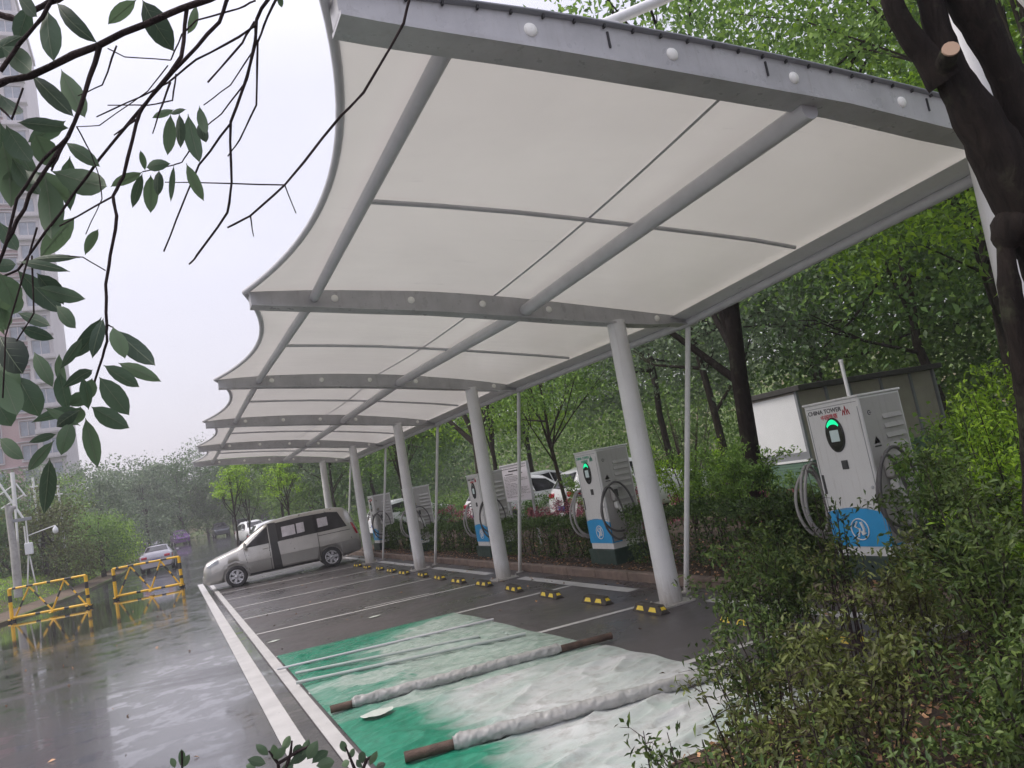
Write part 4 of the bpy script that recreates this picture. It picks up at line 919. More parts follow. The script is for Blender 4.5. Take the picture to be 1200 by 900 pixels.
# ------------------------------------------------------------------ vehicles
def lerp_tab(tab, s):
    if s <= tab[0][0]: return tab[0][1:]
    for a, b in zip(tab, tab[1:]):
        if s <= b[0]:
            t = (s - a[0]) / (b[0] - a[0]); t = t * t * (3 - 2 * t) if False else t
            return [u + (v - u) * t for u, v in zip(a[1:], b[1:])]
    return tab[-1][1:]
class Body:
    """lofted car body. nose at s=0 toward local -X. tab rows: s, bottom, top, half width, half width at the top, belt height"""
    def __init__(b, tab): b.tab = tab; b.L = tab[-1][0]
    def ring(b, s):
        zb, zt, hw, ht, zk = lerp_tab(b.tab, s)
        zk = min(zk, zt - .02)
        zs = zb + .12
        zm = zb + (zk - zb) * .52
        r = .12 * min(1, (zt - zk) / .3 + .15)
        return [(0, zb), (hw * .86, zb), (hw * .965, zs), (hw, zm), (hw * .985, zk), (ht, zt - r), (ht * .90, zt - r * .28), (ht * .6, zt - .008), (0, zt)]
    def side(b, s, z):
        rg = b.ring(s)
        for p, q in zip(rg[1:], rg[2:6]):
            if z <= q[1] or q is rg[5]:
                t = (z - p[1]) / max(1e-6, q[1] - p[1]); return p[0] + (q[0] - p[0]) * max(-.1, min(1.05, t))
        return rg[5][0]
    def topz(b, s, y):
        rg = b.ring(s)[::-1]; y = abs(y)
        for p, q in zip(rg, rg[1:]):
            if y <= q[0] + 1e-9:
                t = (y - p[0]) / max(1e-6, q[0] - p[0]); return p[1] + (q[1] - p[1]) * t
        return rg[-1][1]
    def mesh(b, name, mats, root, wheels, wr, ww, n=56, zsplit=.0):
        ss = sorted(set([b.L * i / n for i in range(n + 1)] + [t[0] for t in b.tab]))
        mb = MB(); rings = []
        for s in ss:
            rg = b.ring(s); pts = [(s, y, z) for y, z in rg] + [(s, -y, z) for y, z in rg[-2:0:-1]]; rings.append(pts)
        q = len(rings[0]); vs = [p for r_ in rings for p in r_]
        for i in range(len(ss) - 1):
            for k in range(q):
                l = (k + 1) % q; f = (i * q + k, i * q + l, (i + 1) * q + l, (i + 1) * q + k)
                zc = sum(vs[j][2] for j in f) / 4
                mb.f.append(list(f)); mb.m.append(1 if zc < zsplit else 0); mb.sm.append(True)
        mb.v = vs
        mb.f.append(list(range(q))); mb.m.append(0); mb.sm.append(False); mb.f.append([(len(ss) - 1) * q + k for k in range(q)][::-1]); mb.m.append(0); mb.sm.append(False)
        o = mb.build(name, mats, root, recalc=True)
        if wheels:
            cm = MB()
            for s in wheels:
                for sy in (-1, 1): cm.lathe([(.001, -.14), (wr * 1.17, -.14), (wr * 1.17, .16), (.001, .16)], (s, sy * (ww - .02), wr), 'y', 32, sm=False)
            c = cm.build('cutter_tmp', M['trim'], None, recalc=True)
            md = o.modifiers.new('b', 'BOOLEAN'); md.object = c; md.operation = 'DIFFERENCE'; md.solver = 'EXACT'
            dg = bpy.context.evaluated_depsgraph_get(); me = bpy.data.meshes.new_from_object(o.evaluated_get(dg)); o.modifiers.clear(); o.data = me
            bpy.data.objects.remove(c)
        return o
    def panel(b, name, m, root, lo, hi, sy, off=.006, n=10):
        """lo/hi: polylines [(s,z)] of the lower and upper edge, same count"""
        mb = MB()
        def f(u, v):
            def at(pl):
                t = u * (len(pl) - 1); i = min(len(pl) - 2, int(t)); t -= i
                return pl[i][0] + (pl[i + 1][0] - pl[i][0]) * t, pl[i][1] + (pl[i + 1][1] - pl[i][1]) * t
            a, c = at(lo), at(hi); s, z = a[0] + (c[0] - a[0]) * v, a[1] + (c[1] - a[1]) * v
            return (s, sy * (b.side(s, z) + off), z)
        mb.grid(f, n * (len(lo) - 1), 26); return mb.build(name, m, root)
    def toppanel(b, name, m, root, s0, s1, y0, y1, off=.008, curve=.0):
        mb = MB()
        def f(u, v):
            s = s0 + (s1 - s0) * u; y = (y0 + (y1 - y0) * u) * (2 * v - 1); ds = curve * (1 - (2 * v - 1) ** 2)
            z = b.topz(s - ds, y); return (s - ds - (.004 if s1 > s0 else -.004), y, z + off)
        mb.grid(f, 12, 14); return mb.build(name, m, root)
def wheel(root, s, y, r, w=.2, spokes=6):
    sy = 1 if y > 0 else -1
    mb = MB(); mb.lathe([(r * .62, -w / 2), (r * .93, -w / 2), (r, -w * .36), (r, w * .36), (r * .93, w / 2), (r * .62, w / 2), (r * .62, -w / 2)], (s, y, r), 'y', 30); t = mb.build('wheel', M['dark'], root, recalc=True)
    mb = MB(); yo = y + sy * w * .42
    mb.lathe([(r * .66, sy * -.02), (r * .66, sy * .02), (r * .56, sy * .012), (r * .56, sy * -.03)], (s, yo, r), 'y', 30)
    for k in range(spokes):
        a = 2 * math.pi * k / spokes + .2
        d = Vector((math.cos(a), 0, math.sin(a))); e = Vector((-math.sin(a), 0, math.cos(a))); c = Vector((s, yo, r))
        mb.add([c + d * .04 + e * .028 * 1.2, c + d * r * .6 + e * .05, c + d * r * .6 - e * .05, c + d * .04 - e * .034], [(0, 1, 2, 3) if sy > 0 else (3, 2, 1, 0)])
    mb.lathe([(.001, sy * .02), (.05, sy * .015), (.055, 0)], (s, yo, r), 'y', 16); mb.build('rim', M['rim'], t)
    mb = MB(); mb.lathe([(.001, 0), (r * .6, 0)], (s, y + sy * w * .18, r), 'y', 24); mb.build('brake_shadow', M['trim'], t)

# van: nose toward local -X (s from 0)
def make_van():
    T = [(0, .30, .62, .62, .60, .58), (.04, .25, .80, .72, .68, .66), (.14, .22, .93, .80, .74, .80), (.4, .22, 1.03, .86, .78, .93), (.75, .24, 1.13, .885, .80, 1.04), (1.12, .25, 1.24, .90, .80, 1.12), (1.6, .26, 1.58, .905, .74, 1.16),
         (2.02, .27, 1.82, .905, .72, 1.18), (2.3, .27, 1.90, .905, .71, 1.19), (2.8, .27, 1.955, .905, .71, 1.20), (3.7, .27, 1.975, .905, .71, 1.22), (4.4, .28, 1.955, .90, .70, 1.24), (4.62, .30, 1.91, .895, .69, 1.24), (4.78, .34, 1.78, .89, .68, 1.22), (4.92, .36, 1.45, .88, .72, 1.15), (5.0, .38, 1.12, .86, .76, 1.0), (5.05, .42, .85, .84, .78, .78)]
    b = Body(T); root = empty('van')
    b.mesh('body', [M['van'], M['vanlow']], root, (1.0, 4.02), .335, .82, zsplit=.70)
    for s in (1.0, 4.02):
        for y in (-.80, .80): wheel(root, s, y, .335)
    for sy in (-1, 1):
        b.panel('front_window', M['glass'], root, [(1.32, 1.17), (2.12, 1.19)], [(1.40, 1.22), (1.78, 1.60), (2.10, 1.74)][::2], sy)
        b.panel('quarter_trim', M['trim'], root, [(1.20, 1.145), (1.31, 1.17)], [(1.30, 1.19), (1.37, 1.23)], sy)
        b.panel('window_band', M['glass'], root, [(2.38, 1.19), (3.2, 1.21), (4.1, 1.23), (4.66, 1.25)], [(2.36, 1.79), (3.2, 1.84), (4.1, 1.83), (4.42, 1.78)], sy)
        for a, c in (((2.55, 1.30), (2.98, 1.63)), ((3.03, 1.32), (3.28, 1.65)), ((3.72, 1.38), (4.05, 1.68))):
            b.panel('lit_pane', M['pale'], root, [(a[0], a[1]), (c[0], a[1] + .02)], [(a[0], c[1]), (c[0], c[1] + .01)], sy, .011)  # daylight seen through the cabin, painted as pale panels on the glass
        b.panel('side_moulding', M['van'], root, [(1.42, .70), (2.14, .715)], [(1.42, .745), (2.14, .76)], sy, .014); b.panel('side_moulding', M['van'], root, [(3.68, .74), (4.98, .79)], [(3.68, .785), (4.98, .83)], sy, .014)
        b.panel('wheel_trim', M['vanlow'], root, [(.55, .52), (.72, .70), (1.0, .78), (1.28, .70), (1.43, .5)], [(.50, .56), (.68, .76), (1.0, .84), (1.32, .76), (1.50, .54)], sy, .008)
        b.panel('door_seam', M['trim'], root, [(1.42, .42), (1.43, .42)], [(1.30, 1.15), (1.31, 1.15)], sy, .004)
        b.panel('door_seam', M['trim'], root, [(3.665, .40), (3.68, .40)], [(3.665, 1.20), (3.68, 1.20)], sy, .004, 3)
        b.panel('door_seam', M['trim'], root, [(2.10, .34), (2.115, .34)], [(2.10, 1.84), (2.115, 1.84)], sy, .006, 3)
        b.panel('sliding_rail', M['trim'], root, [(3.68, 1.10), (4.75, 1.12)], [(3.68, 1.12), (4.75, 1.14)], sy, .006)
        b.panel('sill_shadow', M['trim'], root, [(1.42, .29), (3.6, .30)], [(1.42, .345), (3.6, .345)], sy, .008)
        b.panel('tail_lamp', M['tail'], root, [(4.93, .95), (5.0, .95)], [(4.78, 1.35), (4.86, 1.35)], sy, .01)
        b.panel('headlight', M['lamp'], root, [(.20, .76), (.52, .86)], [(.12, .84), (.50, 1.0)], sy, .012)
        mb = MB(); mb.box((1.98, sy * .915, 1.05), (.16, .03, .035), bev=.01); mb.box((2.60, sy * .925, 1.05), (.16, .03, .035), bev=.01); mb.build('door_handle', M['van'], root)
        mb = MB(); mb.box((1.36, sy * 1.0, 1.24), (.10, .17, .22), bev=.03); mb.box((1.38, sy * .91, 1.17), (.05, .06, .04)); mb.build('wing_mirror', M['van'], root)
    # open gap before the sliding door, and the door standing proud of the side
    b.panel('door_opening', M['trim'], root, [(2.17, .34), (2.46, .34)], [(2.13, 1.82), (2.38, 1.82)], -1, .012)
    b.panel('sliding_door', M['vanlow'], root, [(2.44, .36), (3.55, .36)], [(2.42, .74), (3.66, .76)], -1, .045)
    b.panel('sliding_door', M['van'], root, [(2.42, .745), (3.66, .765)], [(2.38, 1.18), (3.66, 1.20)], -1, .045)
    b.toppanel('windscreen', M['glass'], root, 1.17, 2.05, .66, .55, .010, .07)
    mb = MB(); mb.grid(lambda u, v: (lambda y: (-.012 + .05 * y * y, y, .70 + .10 * v))((2 * u - 1) * .42), 10, 2); mb.build('grille', M['trim'], root)
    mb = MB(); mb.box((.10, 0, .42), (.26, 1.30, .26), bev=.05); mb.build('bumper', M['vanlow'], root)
    for y in (-.5, .5):
        mb = MB(); mb.lathe([(.001, -.04), (.05, -.035), (.05, .02)], (0.0, y, .40), 'x', 14); mb.build('fog_lamp', M['lamp'], root)
    mb = MB(); mb.box((-.04, 0, .45), (.012, .44, .13)); mb.build('number_plate', M['plate'], root)
    return root
van = make_van(); tag(van, 'silver grey minivan parked with its sliding door ajar at the far end of the canopy', 'van')
van.location = (.86, 27.35, .0); van.rotation_euler = (0, 0, R(-6))

def make_car(paint, kind='sedan', plates=True):
    if kind == 'sedan':
        T = [(0, .32, .60, .66, .6, .55), (.08, .24, .74, .78, .7, .64), (.5, .2, .86, .86, .76, .78), (1.25, .2, .97, .89, .78, .90), (1.45, .2, 1.06, .89, .74, .92), (2.05, .2, 1.38, .89, .60, .93), (2.6, .2, 1.45, .89, .58, .94), (3.2, .2, 1.43, .89, .58, .95), (3.85, .2, 1.13, .885, .70, .96), (4.05, .21, 1.06, .88, .76, .96), (4.5, .26, 1.02, .85, .74, .92), (4.62, .30, .80, .80, .74, .7)]
        wb = (.85, 3.65); win = ([(1.62, .95), (2.5, .97), (3.62, .98)], [(2.02, 1.28), (2.55, 1.36), (3.28, 1.31)]); ws, rs = (1.48, 2.02), (3.82, 3.28)
    else:
        T = [(0, .34, .74, .68, .62, .66), (.08, .28, .90, .80, .72, .76), (.5, .26, 1.04, .88, .78, .94), (1.15, .26, 1.14, .90, .80, 1.04), (1.35, .26, 1.22, .90, .77, 1.05), (1.95, .26, 1.62, .90, .66, 1.07), (2.5, .26, 1.73, .90, .64, 1.08), (3.5, .26, 1.73, .90, .64, 1.10), (4.1, .28, 1.62, .89, .64, 1.10), (4.42, .32, 1.2, .87, .74, 1.05), (4.5, .36, .95, .82, .76, .85)]
        wb = (.85, 3.6); win = ([(1.5, 1.09), (2.6, 1.11), (4.02, 1.14)], [(1.92, 1.48), (2.6, 1.60), (3.92, 1.50)]); ws, rs = (1.38, 1.93), (4.4, 4.13)
    b = Body(T); root = empty('parked_car')
    b.mesh('body', [paint, paint], root, wb, .32, .80, n=40)
    for s in wb:
        for y in (-.79, .79): wheel(root, s, y, .32)
    for sy in (-1, 1):
        b.panel('side_window', M['glass'], root, win[0], win[1], sy, .006)
        b.panel('pillar', paint, root, [((win[0][1][0]) - .03, win[0][1][1]), (win[0][1][0] + .03, win[0][1][1])], [(win[1][1][0] - .03, win[1][1][1]), (win[1][1][0] + .03, win[1][1][1])], sy, .010, 3)
        zz = .66 if kind == 'sedan' else .85; L = b.L
        b.panel('headlight', M['lamp'], root, [(.10, zz - .02), (.42, zz + .03)], [(.12, zz + .06), (.42, zz + .12)], sy, .01)
        b.panel('tail_lamp', M['tail'], root, [(L - .34, zz + .10), (L - .05, zz + .08)], [(L - .34, zz + .26), (L - .10, zz + .25)], sy, .01)
        mb = MB(); mb.box((L - .03, sy * .58, zz + .17), (.10, .30, .14), bev=.03); mb.build('tail_lamp', M['tail'], root)
        mb = MB(); mb.box((1.62, sy * .97, .98 if kind == 'sedan' else 1.14), (.10, .16, .13), bev=.03); mb.build('wing_mirror', paint, root)
        mb = MB(); mb.box((2.45, sy * .90, .80 if kind == 'sedan' else .95), (.15, .03, .03), bev=.008); mb.build('door_handle', M['trim'], root)
        b.panel('door_seam', M['trim'], root, [(2.60, .35), (2.61, .35)], [(2.60, .93), (2.61, .93)], sy, .004, 3)
    b.toppanel('windscreen', M['glass'], root, ws[0], ws[1], .66, .54, .012, .04); b.toppanel('rear_window', M['glass'], root, rs[0], rs[1], .60, .50, .014, -.03)
    mb = MB(); mb.box((.0, 0, .50 if kind == 'sedan' else .62), (.04, .9, .14), bev=.015); mb.build('grille', M['trim'], root)
    mb = MB(); mb.box((b.L + .03, 0, .66), (.012, .44, .13)); mb.build('number_plate', M['plate'], root)
    return root
def place_car(o, x, y, z, deg, lab, group=None, cat='car'):
    o.location = (x, y, z); o.rotation_euler = (0, 0, R(deg)); tag(o, lab, cat, group)
# nose at local origin, car extends along +X local
sed = make_car(M['silver']); place_car(sed, -.55, 51.6, gz(0, 49), -94, 'silver sedan seen from behind with red tail lamps, on the road beyond the barriers')
ps = make_car(M['whitecar'], 'suv'); place_car(ps, 13.6, 24.2, .12, 188, 'white hatchback behind the hedge left of the second charger from the camera', 'cars parked behind the trees')
FC = [(ps, 16.6, 29.0, .15, 195, 'white car farther back, showing above the roof of the white hatchback'), (ps, 14.2, 18.3, .12, 178, 'white car showing between the second charger from the camera and the nearest column'), (ps, 13.0, 37.5, .06, 200, 'pale car glimpsed between tree trunks left of the third charger'),
      (ps, 8.4, 45.0, .17, 184, 'white car whose roof shows just behind the rear of the minivan')]
for o, x, y, z, d, lab in FC: place_car(copy_tree(o), x, y, z, d, lab, 'cars parked behind the trees')
pp_ = make_car(M['purple'], 'suv'); place_car(pp_, 1.2, 95, gz(0, 95), 96, 'purple car parked far down the road beyond the silver sedan', 'cars parked at the end of the road')
dk = make_car(M['darkcar'], 'suv'); place_car(dk, 5.6, 97, gz(0, 97), 92, 'dark car farthest left in the row at the road end, right of the purple car', 'cars parked at the end of the road')
dk2 = copy_tree(dk); place_car(dk2, 11.0, 97, gz(0, 97), 88, 'dark car at the right end of the row at the road end', 'cars parked at the end of the road')
wc = copy_tree(dk); place_car(wc, 8.3, 97, gz(0, 97), 94, 'middle one of the three dark cars at the road end', 'cars parked at the end of the road')
wd = copy_tree(sed); place_car(wd, -1.6, 97, gz(0, 97), 94, 'pale car left of the purple car, mostly hidden by the silver sedan', 'cars parked at the end of the road')
wv = copy_tree(ps); place_car(wv, 6.2, 60, gz(0, 60), 100, 'white car whose bonnet shows just past the minivan windscreen', 'cars parked behind the trees')

# ------------------------------------------------------------------ tower block
tw = empty('apartment_tower', (-15.5, 108, 1.5)); tag(tw, 'tall pinkish apartment tower with stacked windows rising behind the leaves at the left', 'building')
NF = 24; FH = 2.95; H_ = NF * FH
mb = MB(); mb.box((-3.5, 4, H_ / 2), (13, 12, H_)); mb.build('wall', M['pinkwall'], tw)
mb = MB(); mb.box((4.3, 1.5, H_ / 2), (2.6, 15.2, H_)); mb.build('stair_wing', M['towertrim'], tw)
mb = MB(); mb.box((-3.5, 4, H_ + .6), (13.6, 12.6, 1.2)); mb.box((4.3, 1.5, H_ + .4), (3.0, 15.6, .8)); mb.build('roof', M['towertrim'], tw)
pw = None
for fl in range(NF):
    for x, yf, w in ((4.3, -6.13, 1.7), (1.6, -2.03, 1.5), (-2.0, -2.03, 1.5), (-6.5, -2.03, 2.2)):
        if pw is None:
            mb = MB(); mb.box((0, 0, 0), (1.7, .12, 1.7)); pw = mb.build('window', M['towerwin'], tw)
            mb = MB(); mb.box((0, -.12, -1.0), (2.1, .3, .14)); mb.box((0, -.10, 1.0), (2.1, .2, .14)); mb.box((0, -.09, 0), (.08, .06, 1.7)); mb.box((-1.0, -.08, 0), (.1, .2, 1.9)); mb.box((1.0, -.08, 0), (.1, .2, 1.9)); mb.build('window_frame', M['towertrim'], pw); o = pw
        else: o = copy_tree(pw, tw)
        o.location = (x, yf, fl * FH + 1.7); o.scale = (w / 1.7, 1, 1)
for fl in range(NF):
    mb = MB(); mb.box((4.3, -6.3, fl * FH + .3), (2.9, .9, .12)); mb.box((4.3, -6.72, fl * FH + .55), (2.9, .06, .45)); mb.build('balcony', M['towertrim'], tw)
    mb = MB(); mb.box((-.3, -2.2, fl * FH + .1), (6.4, .35, .10)); mb.build('floor_band', M['towertrim'], tw)

# ------------------------------------------------------------------ pole with lamp arm and white pipe frame on the bank
def bankz(x, y): return 1.3 + gz(x, y)
up = empty('utility_pole', (-6.05, 38.6, 1.25)); tag(up, 'weathered white utility pole with a crossbar on the bank at the left edge', 'pole')
mb = MB(); mb.tube([(0, 0, -.6), (0, 0, 1.6), (-.06, 0, 3.35)], [.16, .145, .12], 14); mb.build('shaft', M['concrete'], up)
mb = MB(); mb.box((.36, 0, 2.62), (.8, .14, .14), bev=.01); mb.build('crossbar', M['frame'], up)
mb = MB(); mb.tube([(-.05, 0, 2.9), (.06, 0, 3.2), (.22, .05, 3.2)], [.10, .15, .08], 10); mb.build('cap', M['concrete'], up)
ls = empty('lamp_stand', (-5.55, 38.9, 1.1)); tag(ls, 'thin white stand with a bracket lamp and a meter box beside the utility pole', 'lamp')
for pts in ([(-.22, 0, -.4), (.0, 0, 1.6), (.0, 0, 2.75)], [(.14, 0, -.4), (.0, 0, 1.2)], [(-.1, .1, 1.4), (-.1, .1, 2.5)]):
    mb = MB(); mb.tube(pts, .03, 8); mb.build('leg', M['column'], ls)
mb = MB(); mb.box((.02, -.08, 1.5), (.30, .2, .5), bev=.02); mb.build('meter_box', M['booth'], ls)
mb = MB(); mb.tube([(.0, 0, 2.05), (1.05, 0, 2.3)], .022, 8); mb.build('arm', M['column'], ls)
mb = MB(); mb.lathe([(.02, .0), (.05, -.06), (.11, -.16), (.11, -.30), (.04, -.36), (.001, -.36)], (1.05, 0, 2.31), 'z', 14); mb.build('lamp_head', M['booth'], ls)
pfm = empty('scaffold_mast', (-6.35, 42, 3.0)); tag(pfm, 'leaning cluster of white pipes standing up above the pole and bushes', 'scaffold')
for a, c, r in (((-.55, 0, 2.9), (.3, 0, 1.0), .05), ((0, 0, 1.6), (.02, 0, 3.3), .09), ((-.7, 0, 2.25), (.1, 0, 2.75), .03), ((-.55, 0, 1.7), (.42, 0, 2.2), .03), ((.12, 0, 2.75), (.45, 0, 2.1), .035), ((-.1, 0, -2.2), (.0, 0, 1.8), .05)):
    mb = MB(); mb.tube([a, c], r, 8); mb.build('tube', M['column'], pfm)
for x, y, z, h, lab in ((-6.2, 47, 2.0, 4.4, 'short white vent pipe above the bushes, leftmost of three'), (-5.6, 47, 2.0, 4.15, 'short white vent pipe above the bushes, middle of three'), (-5.1, 47, 2.0, 3.8, 'short white vent pipe above the bushes, rightmost of three')):
    mb = MB(); mb.tube([(0, 0, -1), (0, 0, h)], .06, 8); mb.tube([(-.18, 0, h - .5), (.18, 0, h - .5)], .04, 6); o = mb.build('vent_pipe', M['column']); o.location = (x, y, z); tag(o, lab, 'pipe', 'white vent pipes above the bushes')
mb = MB(); mb.box((0, 0, 1.0), (4.5, .25, 2.0)); wl = mb.build('low_wall', M['concrete']); wl.location = (-9.6, 41.5, .2); tag(wl, 'low pale concrete wall at the left edge behind the utility pole', 'wall')

# ------------------------------------------------------------------ hedges and planting
hedge('clipped hedge right of the nearest column, next to the large charger', 6.85, 7.6, 7.2, 11.15, .98, 13000, 1)
hedge('clipped hedge between the second charger and the second column', 6.85, 7.6, 12.45, 16.75, .86, 12000, 2)
hedge('clipped hedge between the third charger and the third column', 6.9, 7.6, 18.0, 22.5, .86, 10000, 3, L=.06)
hedge('clipped hedge behind the fourth column beside the far charger', 6.9, 7.6, 24.0, 27.3, .9, 6000, 4, L=.07)
G = 'purple leaved shrubs behind the hedge'
bush('red_shrub', 'purple red shrub behind the hedge left of the second charger from the camera', (8.6, 13.6, .1), (.9, 1.5, 1.15), 3600, .07, 'red', 5, G)
bush('red_shrub', 'dull purple shrub below the notice board', (8.9, 17.4, .1), (.8, 1.6, .95), 2600, .07, 'red', 6, G)
bush('red_shrub', 'purple shrub beneath the big dark trunk near the hut', (9.2, 10.4, .1), (.9, .9, .75), 2200, .06, 'red', 7, G)
bush('red_shrub', 'brownish purple shrub behind the fourth charger', (9.0, 22.5, .1), (1.0, 2.0, 1.2), 2600, .08, 'red', 8, G)
G = 'green shrubs behind the hedge'
bush('green_shrub', 'round green shrub with bright top between the nearest column and the dark trunk', (8.5, 9.7, .1), (.95, 1.2, 1.75), 5200, .075, 'mid', 9, G)
bush('green_shrub', 'lime tipped shrub right behind the nearest column', (9.0, 11.6, .1), (.8, .8, 1.85), 3200, .07, 'lime', 10, G)
bush('green_shrub', 'olive shrub right of the notice board', (9.6, 15.9, .1), (1.2, 1.4, 1.55), 3600, .08, 'mid', 11, G)
bush('green_shrub', 'dark green shrub left of the third charger', (9.0, 20.0, .1), (1.0, 1.6, 1.3), 3400, .08, 'dark', 12, G)
bush('green_shrub', 'green shrub behind the far charger', (8.8, 28.5, .1), (1.2, 2.2, 1.6), 3600, .09, 'dark', 13, G)
bush('green_shrub', 'leafy shrub in front of the hut base', (11.0, 11.6, .1), (1.1, .8, .95), 3000, .07, 'mid', 14, G)
bush('green_shrub', 'broad leaved shrub left of the nearest charger beside the column', (7.2, 7.7, .1), (.55, .55, 1.05), 1700, .09, 'shrub', 15, G)
r5 = random.Random(5)
bs = empty('bare_shrub', (10.0, 13.2, .1)); tag(bs, 'shrub of thin bare upright stems between the tie rod and the dark trunk', 'shrub')
mb = MB()
for i in range(16):
    a = r5.uniform(0, 6.28); r = r5.uniform(.1, 1.0); e = Vector((math.cos(a) * r, math.sin(a) * r, r5.uniform(1.8, 3.0)))
    mb.tube([(0, 0, 0), e * .4 + Vector((0, 0, .2)), e], [.018, .012, .004], 5)
    for q in range(3):
        s = e * r5.uniform(.4, .9); mb.tube([s, s + Vector((r5.uniform(-.3, .3), r5.uniform(-.3, .3), r5.uniform(.2, .5)))], [.006, .002], 4)
mb.build('stems', M['twig'], bs)

# dense shrubs in the near right corner
NS = [ # x, y, rx, ry, h, n, L, leaf, label
 (2.00, 2.95, .26, .26, .70, 300, .05, 'shrub', 'slender shrub leaning over the sheets, leftmost of the near shrubs'),
 (2.50, 3.10, .36, .34, .72, 620, .05, 'olive', 'olive shrub over the far end of the nearer roll'),
 (3.10, 3.80, .38, .38, .78, 1100, .05, 'shrub', 'dense shrub in front of the half hidden wheel stop'),
 (2.62, 2.70, .42, .42, .78, 950, .045, 'olive', 'low shrub with thin brown stems at the bottom of the picture'),
 (3.10, 3.10, .45, .45, .92, 1500, .05, 'olive', 'shrub with thin stems below the large charger'),
 (3.85, 4.50, .42, .42, 1.12, 1800, .055, 'shrub', 'leafy shrub just left of the large charger front'),
 (4.05, 3.50, .50, .50, 1.02, 1900, .05, 'olive', 'brownish shrub right in front of the charger blue band'),
 (4.70, 5.00, .45, .45, .98, 1300, .055, 'shrub', 'shrub between the kerb and the large charger'),
 (3.05, 2.15, .40, .40, .95, 1900, .045, 'shrub', 'dark shrub in the lower right corner'),
 (3.80, 2.55, .45, .45, 1.52, 3000, .05, 'shrub', 'tall shrub filling the right edge beside the black trunk'),
 (4.85, 3.60, .50, .50, 1.50, 3200, .055, 'shrub', 'tall green shrub right of the large charger'),
 (5.95, 4.20, .50, .50, 1.62, 2900, .055, 'mid', 'green shrub behind the tall shrub right of the charger'),
 (5.10, 3.10, .52, .48, 1.90, 3400, .05, 'lime', 'bright yellow green shrub top beside the black trunk'),
 (7.15, 4.80, .60, .55, 2.0, 3300, .06, 'lime', 'lime shrub at the right rear corner of the large charger'),
 (7.20, 3.30, .9, .9, 2.3, 5000, .07, 'mid', 'large green shrub under the trees at the right edge'),
 (4.75, 4.55, .16, .16, 1.45, 170, .06, 'shrub', 'thin leafy sprig standing right in front of the large charger'),
 (2.30, 2.20, .3, .3, .70, 600, .045, 'shrub', 'small shrub at the bottom edge right of the sheets'),
]
for i, (x, y, rx, ry, h, n, L, lf, lab) in enumerate(NS):
    bush('near_shrub', lab, (x, y, .1), (rx, ry, h), int(n * 1.5), L, lf, 30 + i, 'wild shrubs in the near corner of the bed', stems=max(10, int(16 * rx / .45)), stemr=.006, W=L * .38)

# ------------------------------------------------------------------ trees
BG = 'trees behind the charging bays'
tree('camphor_tree', 'big tree with thick dark trunk in front of the hut', (10.0, 11.3, .1), 10.5, 4.4, 3.3, .165, 17000, .13, 'mid', 101, BG, K=110, limbs=14, bark='fgbark', lean=(0, -.13))
TR = [ # x, y, h, cr, cbase, tr, n, L, leaf, label
 (9.6, 18.1, 6.5, 2.1, 2.3, .085, 5200, .11, 'mid', 'slim leaning tree right of the notice board'),
 (11.2, 27.4, 11, 4.0, 4.0, .26, 9000, .16, 'dark', 'thick trunked tree behind the third charger'),
 (10.2, 5.0, 10, 3.8, 4.6, .12, 15000, .10, 'mid', 'tree rising over the near end of the canopy roof'),
 (13.0, 7.0, 10.0, 3.8, 2.6, .16, 14000, .14, 'lime', 'bright green tree over the hut roof'),
 (17.5, 10.5, 11, 4.6, 2.0, .2, 12000, .18, 'mid', 'bushy tree behind the right end of the hut'),
 (16.0, 19.0, 10, 4.2, 1.8, .2, 10000, .18, 'grey', 'greyish tree left of the hut'),
 (13.8, -1.0, 9.0, 4.4, 1.2, .12, 15000, .14, 'mid', 'dense tree right behind the black near trunk'),
 (21.0, 15.0, 13, 5.5, 1.5, .22, 11000, .22, 'dark', 'dark tall tree far behind the hut'),
 (19.0, 26.0, 12, 5.0, 1.5, .22, 10000, .22, 'grey', 'grey green tree behind the white hatchback'),
 (13.5, 31.5, 9, 3.6, 2.0, .16, 7000, .18, 'lime', 'light green tree between the second and third columns'),
 (17.5, 36.0, 12, 5.0, 1.5, .2, 9000, .22, 'mid', 'broad tree behind the pale parked car'),
 (10.5, 36.0, 8.5, 3.2, 1.6, .14, 6500, .18, 'mid', 'medium green tree left of the third column'),
 (13.0, 44.0, 10, 4.2, 1.4, .18, 7500, .22, 'dark', 'dark green tree left of the fourth column'),
 (9.8, 50.0, 8.5, 3.6, 1.2, .15, 6500, .22, 'grey', 'grey green tree above the minivan roof'),
 (24.0, 22.0, 15, 6.5, 1.5, .25, 9000, .28, 'mid', 'very tall tree farthest behind the white hatchback'),
 (14.5, 3.2, 12, 4.6, 2.0, .2, 12000, .18, 'lime', 'yellow green tree at the far right behind the trunk'),
 (7.6, 58.0, 9, 3.8, 1.0, .16, 6500, .25, 'mid', 'green tree behind the left slim sapling'),
 (15.0, 60.0, 11, 5.5, 1.0, .2, 7500, .28, 'dark', 'dark tree mass above the far canopy edge'),
]
for i, (x, y, h, cr, cb, tr, n, L, lf, lab) in enumerate(TR):
    tree('broadleaf_tree', lab, (x, y, .1 + gz(x, y)), h, cr, cb, tr * (.62 if tr < .25 else 1), int(n * 1.15), L, lf, 120 + i, BG, lean=((-.06, .0) if i == 99 else (.02 * math.sin(i), .02 * math.cos(i))), K=int(45 + cr * 9), limbs=9)
SG = 'bright slim saplings beyond the canopy'
tree('sapling', 'bright green slim sapling left of the minivan nose', (3.4, 46, gz(0, 46)), 5.4, 1.15, 2.9, .06, 1500, .15, 'lime', 160, SG, K=26)
tree('sapling', 'bright green slim sapling above the minivan windscreen', (6.2, 45, gz(0, 45)), 4.9, 1.1, 2.6, .06, 1400, .15, 'lime', 161, SG, K=24)
